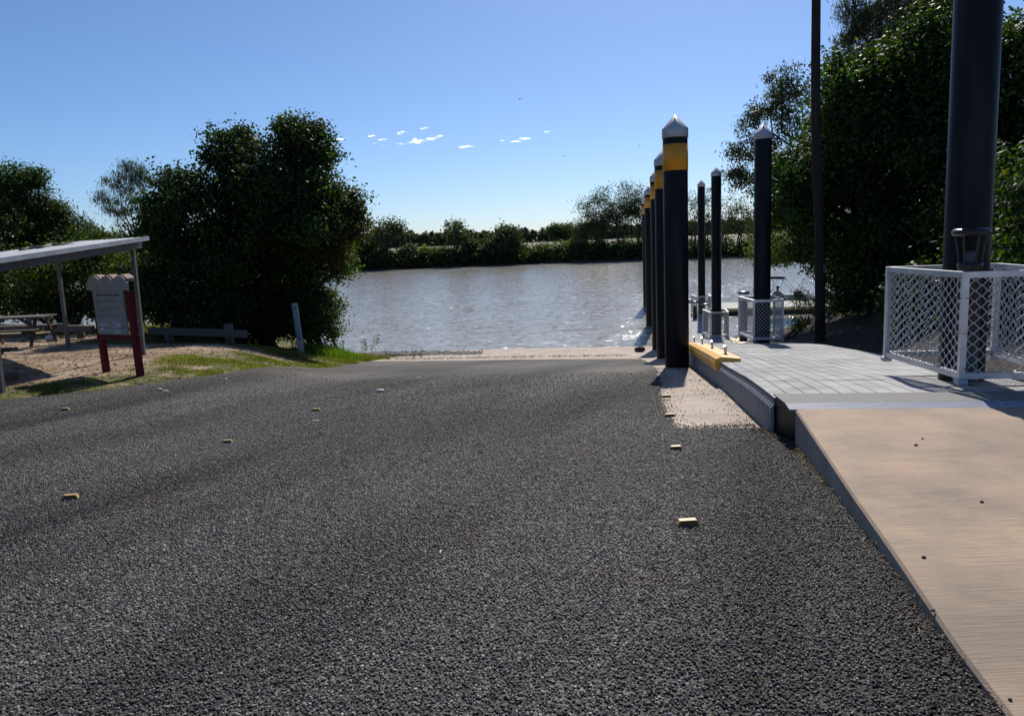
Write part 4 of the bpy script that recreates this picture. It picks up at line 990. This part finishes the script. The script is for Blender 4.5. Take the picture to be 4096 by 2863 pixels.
for k in range(3):
    cx0 = (1-k)*hw*.80+sx(pz1); mb = MB(); prev = None
    for q in range(0, 9):
        a = q/8*math.pi; p = Vector((cx0+math.cos(a)*hw*.36, .05, pz1+.125+math.sin(a)*.115))
        if prev is not None: mb.bar(prev, p, .015, .16) if False else mb.add([prev+Vector((0, -.075, 0)), p+Vector((0, -.075, 0)), p+Vector((0, .075, 0)), prev+Vector((0, .075, 0)), prev*1+Vector((0, -.075, .014)), p+Vector((0, -.075, .014)), p+Vector((0, .075, .014)), prev+Vector((0, .075, .014))], [(0, 1, 2, 3), (7, 6, 5, 4), (0, 4, 5, 1), (3, 2, 6, 7)])
        prev = p
    mb.build('roll_capping', M_TAN, sign)
def text(s, size, loc, par, m, name, bold=0., align='CENTER'):
    cu = bpy.data.curves.new(name, 'FONT'); cu.body = s; cu.size = size; cu.align_x = align; cu.extrude = .0006; cu.offset = bold
    t = bpy.data.objects.new(name, cu); me = bpy.data.meshes.new_from_object(t)
    bpy.data.objects.remove(t); o = link(name, me, m, par); o.location = loc; o.rotation_euler = (R(90), 0, 0); return o
text('HISTORY OF THE BOAT RAMP', .047, (sx(1.42), -.0695, 1.40), sign, M_INK, 'title_text', .0008)
MB().box((sx(1.47), -.0695, 1.475), (hw*1.35, .002, .006)).build('title_rule', M_INK, sign)
rs = random.Random(4); mb = MB(); z = 1.33
for ln in (1, .98, .22, None, .97, .9, .55, None, .98, .82):
    if ln is None: z -= .032; continue
    x = -hw*.80+sx(z); end = x+hw*1.6*ln
    while x < end:
        w = rs.uniform(.018, .06); w = min(w, end-x+.005); mb.box((x+w/2, -.0690, z), (w, .002, .009)); x += w+.012
    z -= .034
mb.build('body_print', mat('faint_ink', (.075, .07, .065), .8), sign)
M_PH = mat('printed_photo', (.10, .13, .20), .5, var=(.42, .48, .52), vscale=9, vstretch=(1, 1, 3), detail=8)
for nm, x, z_, w, h in (('photo_print', -.16, .84, .225, .135), ('photo_print', .12, .835, .18, .19)):
    MB().box((x*W/.75+sx(z_), -.0695, z_), (w*W/.75, .002, h)).build(nm, M_PH, sign)
MB().poly([(0, 0), (.018, .008), (.03, -.03), (.042, -.05), (.028, -.056), (.015, -.03)], .002).build('logo_mark', M_INK, sign).location = (hw*.70+sx(.85), -.0695, .87)

# ------------------------------------------------------------------ picnic shelter, table
shl = empty('picnic_shelter', P(275, 1395, 19.3), 0, 'open picnic shelter with a sloping pale metal roof on thin grey posts', 'shelter'); so = Vector(shl.location)
pA0, pA1 = P(575, 1420, 16.7), P(537, 985, 16.7); pB0, pB1 = P(275, 1395, 19.3), P(226, 1015, 19.3); pC0, pC1 = P(8, 1565, 12), P(-35, 1080, 12)
pD0 = Vector((pB0.x+(pC0.x-pA0.x), pB0.y+(pC0.y-pA0.y), -.45)); pD1 = pD0+Vector((0, 0, pC1.z-pC0.z-.2))
for a, b in ((pA0, pA1), (pB0, pB1), (pC0, pC1), (pD0, pD1)):
    q = Vector((a.x, a.y, g(a.x, a.y)-.1)); t = Vector((a.x+(b.x-a.x)*.3, b.y, b.z)); MB().bar(q-so, t-so, .075, .075).build('post', M_STEEL, shl)
# roof plane: right edge corner seen at (590,953)
rc = [P(588, 950, 16.5), P(-260, 1075, 11.2), P(-560, 1000, 15.5), P(330, 966, 20.6)]
n_ = (rc[1]-rc[0]).cross(rc[3]-rc[0]).normalized(); n_ = n_ if n_.z > 0 else -n_
rc[2] = rc[1]+(rc[3]-rc[0])
def roof():
    mb = MB(); nu = 44; U = rc[1]-rc[0]; Vv = rc[3]-rc[0]; vs = []
    for i in range(nu+1):
        for j in (0, 1):
            p = rc[0]+Vv*(i/nu)+U*j; off = n_*(.018*(1 if i % 4 == 0 else 0)); vs.append(p+off-so)
    k = len(vs); vs += [v-n_*.006 for v in vs]
    fs = [(2*i, 2*i+1, 2*i+3, 2*i+2) for i in range(nu)]; fs += [tuple(k+q for q in f[::-1]) for f in fs]
    mb.add(vs, fs).build('roof_sheet', M_ROOF, shl)
roof()
def rp(a, b, dz=0): return rc[0]+(rc[1]-rc[0])*a+(rc[3]-rc[0])*b+n_*dz-so
MB().bar(rp(-.004, -.01, -.02), rp(1.0, -.01, -.02), .03, .085).build('fascia', M_ROOF, shl)
MB().bar(rp(.02, .06, -.13), rp(.98, .06, -.13), .06, .15).build('beam', M_STEEL, shl)
MB().bar(rp(.02, .94, -.13), rp(.98, .94, -.13), .06, .15).build('beam', M_STEEL, shl)
for a in (.08, .35, .62, .9): MB().bar(rp(a, 0, -.05), rp(a, 1, -.05), .05, .09).build('rafter', M_STEEL, shl)
br_ = empty('fallen_branch', so+rp(.42, .22, .03), 0, 'dead dry branch lying on the sloping shelter roof', 'branch'); bo = Vector(br_.location)
def R3(u, v):
    r = ray(u, v); o_ = Vector((0, 0, EYE)); t = (rc[0]-o_).dot(n_)/r.dot(n_); return o_+r*t+n_*.035-bo
mb = MB(); pts = [R3(80, 1006), R3(120, 1000), R3(165, 996), R3(205, 987), R3(240, 984), R3(290, 976)]
for i in range(5): mb.tube(pts[i], pts[i+1], [.03, .034, .03, .05, .02][i], [.034, .03, .05, .02, .008][i], 7)
for a, b in (((205, 987), (228, 981)), ((215, 989), (300, 980)), ((150, 997), (165, 990)), ((230, 985), (262, 975))): mb.tube(R3(*a), R3(*b), .014, .006, 5)
mb.build('limb', M_WOODG, br_)

def picnic(base, rz, label, full=True):
    t = empty('picnic_table', base, rz, label, 'picnic table', 'timber picnic tables under the shelter')
    for k in range(4): MB().box((0, (k-1.5)*.19, .75), (2.0, .175, .045), bev=.004).build('table_plank', M_WOODG, t)
    for s in (-1, 1):
        for k in range(2): MB().box((0, s*(.62+k*.17), .45), (2.0, .155, .045), bev=.004).build('seat_plank', M_WOODG, t)
        x = s*.72
        MB().bar((x, -.36, .70), (x, .36, .70), .07, .045).build('table_bearer', M_WOODR, t)
        MB().bar((x, -.86, .40), (x, .86, .40), .045, .09).build('seat_bearer', M_WOODR, t)
        for q in (-1, 1): MB().bar((x+.045, q*.25, .70), (x+.045, q*.62, .0), .045, .09).build('leg', M_WOODR, t)
        MB().bar((x-.02, 0, .36), (s*.2, 0, .71), .045, .06).build('brace', M_WOODR, t)
    return t
pt_ = P(100, 1400, 20.6); picnic((pt_.x-.25, 20.6, g(pt_.x, 20.6)+.05), R(2), 'long picnic table under the shelter, its top showing left of the rear post')
pt2 = P(-95, 1500, 13.2); t2 = picnic((pt2.x-.85, 13.4, g(pt2.x, 13.4)), R(8), 'dark picnic table cut by the left picture edge, only its end showing')
for ch in t2.children: ch.data.materials.clear() or ch.data.materials.append(M_WOODD)
MB().box((-.1, -.3, .03), (2.6, 1.2, .12), bev=.01).build('footing_slab', M_WOODD, t2)

# ------------------------------------------------------------------ log barriers
def log(a, b, posts, label):
    root = empty('log_barrier', ((a+b)/2).to_3d() if False else (a+b)/2, 0, label, 'barrier', 'timber vehicle barriers by the trees'); o_ = Vector(root.location)
    MB().bar(a-o_, b-o_, .14, .19).build('rail', M_WOODG, root)
    for p, h in posts:
        q = Vector((p.x, p.y+.16, g(p.x, p.y)-.2)); MB().tube(q-o_, Vector((p.x, p.y+.16, p.z+h))-o_, .12, .115, 12).build('post', M_WOODG, root)
log(P(-60, 1308, 24), P(372, 1315, 23), [(P(110, 1310, 23.6), .28), (P(308, 1315, 23.2), .02)], 'grey timber barrier rail behind the picnic table at the left')
log(P(600, 1322, 22.5), P(982, 1336, 20.6), [(P(907, 1333, 21.), .24), (P(665, 1328, 22), .02)], 'grey timber barrier rail in the shade of the tallest dark tree')
# pale pipe frame in the bushes
pf = empty('pipe_frame', P(680, 1250, 26.5), 0, 'thin pale bent pipe frame standing in the dark bushes', 'pipe frame'); o_ = Vector(pf.location); mb = MB()
q = lambda u, v: P(u, v, 26.5)-o_
for a, b in (((645, 1140), (722, 1134)), ((645, 1140), (650, 1178)), ((664, 1141), (667, 1176)), ((648, 1178), (680, 1176)), ((650, 1178), (653, 1330)), ((722, 1134), (724, 1150))): mb.tube(q(*a), q(*b), .02, n=7)
mb.build('pipe', M_STEEL, pf)
# ------------------------------------------------------------------ depth gauge
gb = P(1203, 1385, 25.); gz = g(gb.x, 25.)
gt = P(1192, 1212, 25.)
ga = empty('depth_gauge', (gb.x, 25., gz), R(10), 'white river depth gauge board with black numbers standing before the dark tree', 'depth gauge')
hgt = gt.z-gz; ga.rotation_euler = (0, R(-3.2), R(10))
MB().box((.0, .035, hgt/2-.1), (.19, .05, hgt+.2), bev=.004).build('backing_post', M_GALV, ga)
zb_ = hgt-1.22
MB().box((-.01, 0, zb_+.6), (.15, .012, 1.2), bev=.003).build('scale_board', M_WHITE, ga)
text('3', .13, (.012, -.0075, hgt-.19), ga, M_INK, 'number', .003); text('2', .12, (.012, -.0075, hgt-1.18), ga, M_INK, 'number', .003)
for k in range(1, 10): text(str(10-k), .062, (.032, -.0075, hgt-.165-k*.1), ga, M_INK, 'number', .002)
mb = MB()
for k in range(22): mb.box((-.062+.008*(k % 2 == 0), -.0075, hgt-.06-k*.05), (.03+.016*(k % 2 == 0), .002, .022))
mb.build('tick_marks', M_INK, ga)

# ------------------------------------------------------------------ road studs and litter
M_STUD = mat('stud_yellow', (.55, .37, .12), .5, var=(.38, .27, .10), vscale=30)
M_STUDD = mat('stud_recess', (.16, .075, .02), .6)
def stud():
    root = empty('road_stud', (0, 0, 0), 0, 'x', 'road stud', 'yellow raised road studs')
    mb = MB(); pts = []
    for q in range(7): a = q/6*math.pi/2; pts.append((.075-.035+math.sin(a)*.0+.035*math.cos(math.pi/2-a)*0, 0))
    prof = [(-.085, 0), (-.083, .008), (-.066, .026), (.066, .026), (.083, .008), (.085, 0)]
    vs = [(x, -.045, z) for x, z in prof]+[(x*.94, .04, z) for x, z in prof]
    n = 6; fs = [tuple(range(n)), tuple(range(2*n-1, n-1, -1))]+[(i, i+n, i+1+n, i+1) for i in range(n-1)]
    mb.add(vs, fs); mb.build('body', M_STUD, root)
    MB().add([(x*.86, -.0475, .003+z*.80) for x, z in prof]+[(x*.86, -.0445, .003+z*.80) for x, z in prof], [tuple(range(6)), tuple(range(11, 5, -1))]+[(i, i+6, (i+1) % 6+6, (i+1) % 6) for i in range(6)]).build('face', M_STUDD, root)
    return root
S0 = stud(); first = True
for u, v, rz, sc, lab in ((2750, 2106, 3, 1.15, 'nearest yellow road stud, right of the middle of the foreground'), (2705, 1795, -20, .95, 'tilted broken yellow road stud below the bare concrete strip'), (285, 1998, 6, 1.0, 'yellow road stud at the lower left'), (910, 1769, 3, .9, 'yellow road stud left of centre, lower of two'), (1265, 1644, 0, .95, 'yellow road stud left of centre, upper of two'), (262, 1641, 4, .95, 'yellow road stud near the left edge close to the grass'), (2665, 1590, 0, 1.1, 'dull stud on the bare concrete strip in the pile shadow'), (2678, 1668, 0, 1.1, 'dull stud at the left edge of the bare concrete strip')):
    p = onG(u, v, .034); o = S0 if first else dup(S0); first = False
    o.location = p; o.rotation_euler = (0, 0, R(rz)); o.scale = (sc*.66, sc*.42, sc*1.15); o['label'] = lab
    if 'broken' in lab: o.rotation_euler = (R(8), R(-6), R(rz))
# small pale stones, a shell and seed pods
M_PALE = mat('pale_stone', (.55, .52, .47), .7, var=(.42, .40, .36), vscale=20)
def pebble(name, p, s, lab, m=M_PALE, cat='stone'):
    bm = bmesh.new(); bmesh.ops.create_icosphere(bm, subdivisions=2, radius=1)
    for v in bm.verts: v.co *= 1+.25*mnoise.noise(v.co*1.7+Vector(p)); v.co.x *= s[0]; v.co.y *= s[1]; v.co.z *= s[2]
    me = bpy.data.meshes.new(name); bm.to_mesh(me); bm.free(); me.polygons.foreach_set('use_smooth', [True]*len(me.polygons))
    o = link(name, me, m); o.location = p; tag(o, lab, cat); return o
pebble('stone', onG(1520, 1563, .05), (.07, .05, .03), 'pale rounded stone on the road, in line with the lone far tree')
pebble('stone', onG(637, 1558, .04), (.05, .03, .02), 'small white stone by the grass edge, left one of a pair')
pebble('stone', onG(662, 1566, .035), (.06, .03, .015), 'flat white stone by the grass edge, right one of a pair')
pebble('stone', onG(902, 1519, .035), (.035, .03, .02), 'tiny white stone at the road edge below the log barrier')
pebble('stone', onG(1675, 1512, .035), (.05, .03, .015), 'small white stone in the middle distance of the road')
pebble('stone', onG(1263, 1683, .035), (.045, .02, .008), 'thin white chip just below the upper road stud')
pebble('stone', onG(208, 1352, .06), (.2, .15, .12), 'grey stone lying before the left log barrier', M_PALE)
pebble('stone', onG(2560, 1398, .1), (.2, .16, .12), 'dark rock at the waterline beside the banded piles', M_MUD)
sh = pebble('shell', onG(1762, 2216, .04), (.006, .026, .005), 'small white curved shell piece in the middle foreground', M_PALE, 'shell')
M_SEED = mat('seed_dark', (.022, .014, .009), .7, var=(.05, .028, .015), vscale=40)
for u, v, s, lab in ((3664, 1782, 1.3, 'larger dark seed pod on the landing, left of the cage shadow'), (3690, 1756, .9, 'smaller dark seed pod just above the larger pod'), (3927, 2009, 1.1, 'dark seed pod right of centre on the landing'), (3695, 2231, 1.1, 'dark seed pod in the middle of the landing'), (3731, 2444, 1.0, 'dark seed pod near the lower left edge of the landing'), (4040, 2800, .7, 'dark seed pod near the bottom right corner')):
    r = ray(u, v); zs = .09; y = (zs-EYE)/r.z; zs = float(slz(y)); y = (zs-EYE)/r.z
    pebble('seed_pod', Vector((r.x*y, y, zs+.005)), (.010*s, .008*s, .006*s), lab, M_SEED, 'seed pod')
# scattered seeds and chips on concrete strip, landing and ramp
def scatter_on_ramp():
    V = []
    r = RNG
    for _ in range(1500):
        y = r.uniform(7.5, 16); xl = np.interp(y, [7.5, 8.6, 9.9, 11.8, 14.9, 17.8], [1.66, 1.74, 1.92, 2.3, 2.85, 3.25]); xr = 2.42+.155*(y-7)
        t = r.random(); e = r.random()
        if e < .35: x = xl+abs(r.normal(0, .10))
        elif e < .80: x = xr-abs(r.normal(0, .16 if y < 10 else .3))
        else: x = xl+(xr-xl)*t
        if xl-.05 < x < xr: V.append((x, y, g(x, y)+.012))
    for _ in range(420):
        x = r.uniform(1.65, 2.4); y = 7.5+abs(r.normal(0, .12)); V.append((x, y, g(x, y)+.012))
    for _ in range(1100):
        x = r.uniform(-4.5, 3.9); y = 26.7-.19*(x+4.5)+abs(r.normal(0, .8)); V.append((x, y, g(x, y)+.015))
    V = np.array(V); k = RNG.random(len(V)) < .75; V = V[k]
    sz = RNG.uniform(.004, .0095, len(V))*np.where(V[:, 1] > 20, 2.2, 1)
    tag(points_gn('seed_litter', V, sz, M_SEED, (1, .8, .6)), 'dark seeds and stone chips strewn over the bare concrete strip', kind='stuff')
scatter_on_ramp()
# twigs, bark scraps and clods over the bare picnic ground and verge
V = []
for _ in range(5200):
    x = RNG.uniform(-15, -4.6); y = RNG.uniform(9.5, 25)
    if x < float(xedge(y))-.1: V.append((x, y, float(zterr(np.array(x), np.array(y)))+.006))
V = np.array(V); tag(points_gn('ground_debris', V, RNG.uniform(.006, .028, len(V))*(.6+.8*RNG.random(len(V))), mat('debris', (.05, .035, .025), .9, var=(.16, .12, .085), vscale=6, world=True), (1.6, .6, .35), tilt=.2), 'dark twigs, bark scraps and clods scattered over the picnic ground', kind='stuff')
# leaf litter along the landing edge
def litter():
    r = RNG; n = 1300; y = 7.4-5.2*r.random(n)**1.4; xe = np.interp(y, [p[1] for p in ledge]+[7.4], [p[0] for p in ledge]+[2.3])
    x = xe-abs(r.normal(0, .045, n))-.005; k = r.random(n) < .30+.7*(nz2(x, y, 5., 8) > .1); x, y = x[k], y[k]; n = len(x)
    x = np.append(x, r.uniform(-6, 2.2, 90)); y = np.append(y, 2.3+11*r.random(90)**1.3); n = len(x)
    C0 = np.stack([x, y, G(x, y)+.045+r.uniform(0, .015, n)], 1)
    t = r.normal(size=(n, 3))*[1, 1, .3]; t /= np.linalg.norm(t, axis=1)[:, None]; b = np.cross(t, [0, 0, 1.]); b /= np.linalg.norm(b, axis=1)[:, None]
    L = r.uniform(.006, .016, n)[:, None]; W = L*.32; up = np.array([0, 0, .004])
    V = np.stack([C0-t*L, C0+b*W+up, C0+t*L+up*1.4, C0-b*W], 1).reshape(-1, 3)
    M = leaf_mat('dry_leaf', (.06, .035, .022), (.17, .12, .08), .2, .7, .1)
    tag(link('leaf_litter', npmesh('leaf_litter', V, np.arange(n*4).reshape(n, 4)), M), 'dry brown leaf litter along the foot of the landing wall', kind='stuff')
litter()
# grass on the verge
def grass():
    r = RNG; n = 1000000; x = r.uniform(-16, -3.2, n); y = r.uniform(8.5, 30, n)
    m = grassmask(x, y); pn_ = sstep(-.15, .35, nz2(x, y, 3.3, 12)+.5*nz2(x, y, 9, 13))
    k = (r.random(n) < m*(.05+.95*pn_)*.8)&(x < xedge(y)+.03)&(x < -.47*y+20)&(x > -.72*y-1); x, y = x[k], y[k]; n = len(x)
    print('grass', n)
    z = zterr(x, y)-.005; h = r.uniform(.02, .055, n)*(1+1.2*sstep(22, 27, y)); a = r.uniform(0, 6.28, n); w = .006+.002*y/10
    dx, dy = np.cos(a)*w, np.sin(a)*w; lx, ly = r.normal(0, .55, n)*h, r.normal(0, .55, n)*h
    V = np.stack([np.stack([x-dx, y-dy, z], 1), np.stack([x+dx, y+dy, z], 1), np.stack([x+lx, y+ly, z+h], 1)], 1).reshape(-1, 3)
    M = leaf_mat('grass_blade', (.080, .085, .022), (.17, .16, .055), .4, .6, .15)
    tag(link('grass', npmesh('grass', V, np.arange(n*3).reshape(n, 3)), M), 'short patchy sunlit grass along the road verge', kind='stuff')
    # long grass at the water's edge by the gauge
    n = 5000; x = r.normal(-6.35, .40, n); y = r.normal(26.3, .4, n); z = G(x, y)-.02; h = r.uniform(.15, .45, n); a = r.uniform(0, 6.28, n)
    dx, dy = np.cos(a)*.012, np.sin(a)*.012; lx, ly = r.normal(0, .25, n)*h, r.normal(0, .25, n)*h
    V = np.stack([np.stack([x-dx, y-dy, z], 1), np.stack([x+dx, y+dy, z], 1), np.stack([x+lx, y+ly, z+h], 1)], 1).reshape(-1, 3)
    tag(link('long_grass', npmesh('long_grass', V, np.arange(n*3).reshape(n, 3)), leaf_mat('long_grass_blade', (.07, .11, .02), (.12, .18, .035), .5)), 'long green grass at the foot of the waterside shrub', kind='stuff')
grass()
# single weeds against the water
def weed(u, vb, vt, y, label, leaf=True, seed=1, lean=.1):
    rs = random.Random(seed); b = P(u, vb, y); b.z = g(b.x, y); t = P(u, vt, y); h = max(.15, t.z-b.z)
    root = empty('weed', b, 0, label, 'weed', 'weeds standing up against the water'); mb = MB()
    tip = Vector((lean*h, 0, h)); mb.tube((0, 0, 0), tip*.6+Vector((-.02, 0, 0)), .008, .006, 5); mb.tube(tip*.6+Vector((-.02, 0, 0)), tip, .006, .003, 5)
    if not leaf:
        for k in range(9): mb.tube((rs.uniform(-.06, .06), 0, 0), (rs.uniform(-.12, .12), rs.uniform(-.05, .05), h*rs.uniform(.5, 1)), .004, .0015, 4)
    mb.build('stem', M_WOODG, root)
    if leaf:
        lm = MB()
        for k in range(14):
            f = .45+.55*k/14; c = tip*f; s = 1 if k % 2 else -1; L = .13*h/.6*rs.uniform(.7, 1.2); d = Vector((s*.8, rs.uniform(-.5, .5), -.5+rs.uniform(-.2, .3)))*L; w = Vector((.012, 0, .02))
            lm.add([c, c+d*.5+w, c+d, c+d*.5-w], [(0, 1, 2, 3)])
        lm.build('leaf_blade', L_YEL, root)
weed(1475, 1395, 1335, 27, 'tallest leafy weed standing against the water', True, 1, .35); weed(1462, 1395, 1352, 27, 'greyish weed stem beside the tallest weed', True, 2, -.1)
weed(1368, 1398, 1358, 26.5, 'short spiky weed nearest the waterside shrub', True, 3, 0); weed(1548, 1398, 1372, 27, 'thin bent weed stalk right of the tallest weed', False, 4, .5)
weed(1655, 1410, 1378, 28, 'upright grass tuft, left one near the concrete ramp', False, 5, 0); weed(1685, 1410, 1384, 28, 'upright grass tuft, right one near the concrete ramp', False, 6, 0)
# driftwood line / stones at shore
V = []
for _ in range(2600):
    x = RNG.uniform(-6, -1.2); y = 31.2-.30*(x+2)+RNG.normal(0, .55); V.append((x, y, g(x, y)+.01))
V = np.array(V); tag(points_gn('shore_stones', V, RNG.uniform(.02, .06, len(V)), mat('shore_stone', (.09, .085, .08), .7, var=(.2, .19, .17), vscale=10)), 'grey stones along the waterline left of the ramp', kind='stuff')
# birds
def bird(p, s, lab):
    root = empty('bird', p, R(40), lab, 'bird', 'birds flying over the river')
    MB().lathe([(.0, -.16), (.04, -.08), (.05, .02), (.03, .12), (.0, .18)], n=8).build('body', M_BLACK, root)
    root.children[0].rotation_euler = (R(90), 0, 0)
    for q in (-1, 1): MB().add([(0, -.06, 0), (0, .06, 0), (q*.25, .03, .08), (q*.5, -.08, .02), (q*.25, -.07, .08)], [(0, 1, 2, 4), (4, 2, 3)]).build('wing', M_BLACK, root)
    root.scale = (s,)*3
bird(P(2080, 397, 90), .9, 'bird high over the middle of the river'); bird(P(2257, 625, 110), 1.0, 'bird low over the river, left of the banded piles'); bird(P(2560, 583, 120), 1.0, 'bird just left of the nearest pile cap')

# ------------------------------------------------------------------ clouds: small far puffs
M_CLOUD = bpy.data.materials.new('cloud'); M_CLOUD.use_nodes = True
def bcloud():
    m = M_CLOUD; n, l = m.node_tree.nodes, m.node_tree.links; b = n['Principled BSDF']; n.remove(b)
    d = n.new('ShaderNodeBsdfDiffuse'); d.inputs[0].default_value = (.9, .9, .9, 1); t = n.new('ShaderNodeBsdfTranslucent'); t.inputs[0].default_value = (.9, .9, .9, 1)
    a = n.new('ShaderNodeAddShader'); l.new(d.outputs[0], a.inputs[0]); l.new(t.outputs[0], a.inputs[1])
    tr = n.new('ShaderNodeBsdfTransparent'); mx = n.new('ShaderNodeMixShader')
    lw = n.new('ShaderNodeLayerWeight'); lw.inputs[0].default_value = .35
    geo = n.new('ShaderNodeNewGeometry'); nz = N(m, 'ShaderNodeTexNoise', Scale=.03, Detail=5.); l.new(geo.outputs['Position'], nz.inputs[0])
    f = math_(m, 'MULTIPLY', math_(m, 'SUBTRACT', 1., lw.outputs['Facing']), .8)
    f = math_(m, 'MULTIPLY', f, ramp(m, nz.outputs[0], [(.35, (.1, .1, .1)), (.6, (1, 1, 1))])); f = math_(m, 'POWER', f, 2.1)
    l.new(f, mx.inputs[0]); l.new(tr.outputs[0], mx.inputs[1]); l.new(a.outputs[0], mx.inputs[2]); l.new(mx.outputs[0], n['Material Output'].inputs[0])
bcloud()
def cloud(u, v, w, h, lab, seed, tilt=0.):
    y = 3000.; k = y/FPX; c = P(u, v, y); rs = random.Random(seed); bm = bmesh.new(); npf = max(3, int(w/12))
    for i in range(npf):
        f = (i+.5)/npf-.5; r = h*.5*rs.uniform(.6, 1.)*(1-abs(f)*.8)
        mt = Matrix.Translation(Vector((f*w*k, rs.uniform(-.3, .3)*h*k, (rs.uniform(-.15, .2)*h-tilt*f*w)*k)))
        res = bmesh.ops.create_icosphere(bm, subdivisions=3, radius=1, matrix=mt @ Matrix.Diagonal((max(r, w/npf*.8)*k*1.3, r*k, r*k*.8, 1)))
        for q in res['verts']: q.co += Vector((mnoise.noise(q.co*.05), mnoise.noise(q.co*.06+Vector((9, 0, 0))), mnoise.noise(q.co*.06)))*r*k*.5
    me = bpy.data.meshes.new('cloud'); bm.to_mesh(me); bm.free(); me.polygons.foreach_set('use_smooth', [True]*len(me.polygons))
    o = link('cloud', me, M_CLOUD); o.location = c; o['group'] = 'small fair weather clouds'; tag(o, lab, 'cloud')
cloud(1680, 563, 170, 26, 'largest white cloud streak low in the middle of the sky', 1, -.14); cloud(1608, 530, 34, 20, 'small round cloud just above the left end of the largest cloud', 2)
cloud(1343, 558, 70, 16, 'flat little cloud farthest left, above the tall dark tree', 3); cloud(1487, 545, 22, 12, 'tiny cloud left of the largest cloud, upper one', 4)
cloud(1530, 560, 30, 10, 'tiny cloud left of the largest cloud, right one', 5); cloud(1500, 575, 16, 10, 'tiniest cloud left of the largest cloud, lower left', 6); cloud(1525, 580, 22, 10, 'tiny cloud left of the largest cloud, lower right', 7)
cloud(1697, 513, 28, 13, 'faint cloud above the middle of the largest cloud', 8); cloud(1865, 587, 55, 13, 'small flat cloud right of the largest cloud', 9)
cloud(2058, 567, 42, 12, 'flat little cloud in the right hand cloud group, lower one', 10); cloud(2105, 556, 44, 14, 'flat little cloud in the right hand cloud group, right one', 11); cloud(2012, 563, 18, 10, 'tiny cloud at the left of the right hand cloud group', 12); cloud(2188, 527, 24, 10, 'faint wisp of cloud farthest right', 13)
print('TRIS', sum(len(o.data.loops)-2*len(o.data.polygons) for o in COL.objects if o.type == 'MESH'), 'OBJS', len(bpy.data.objects))
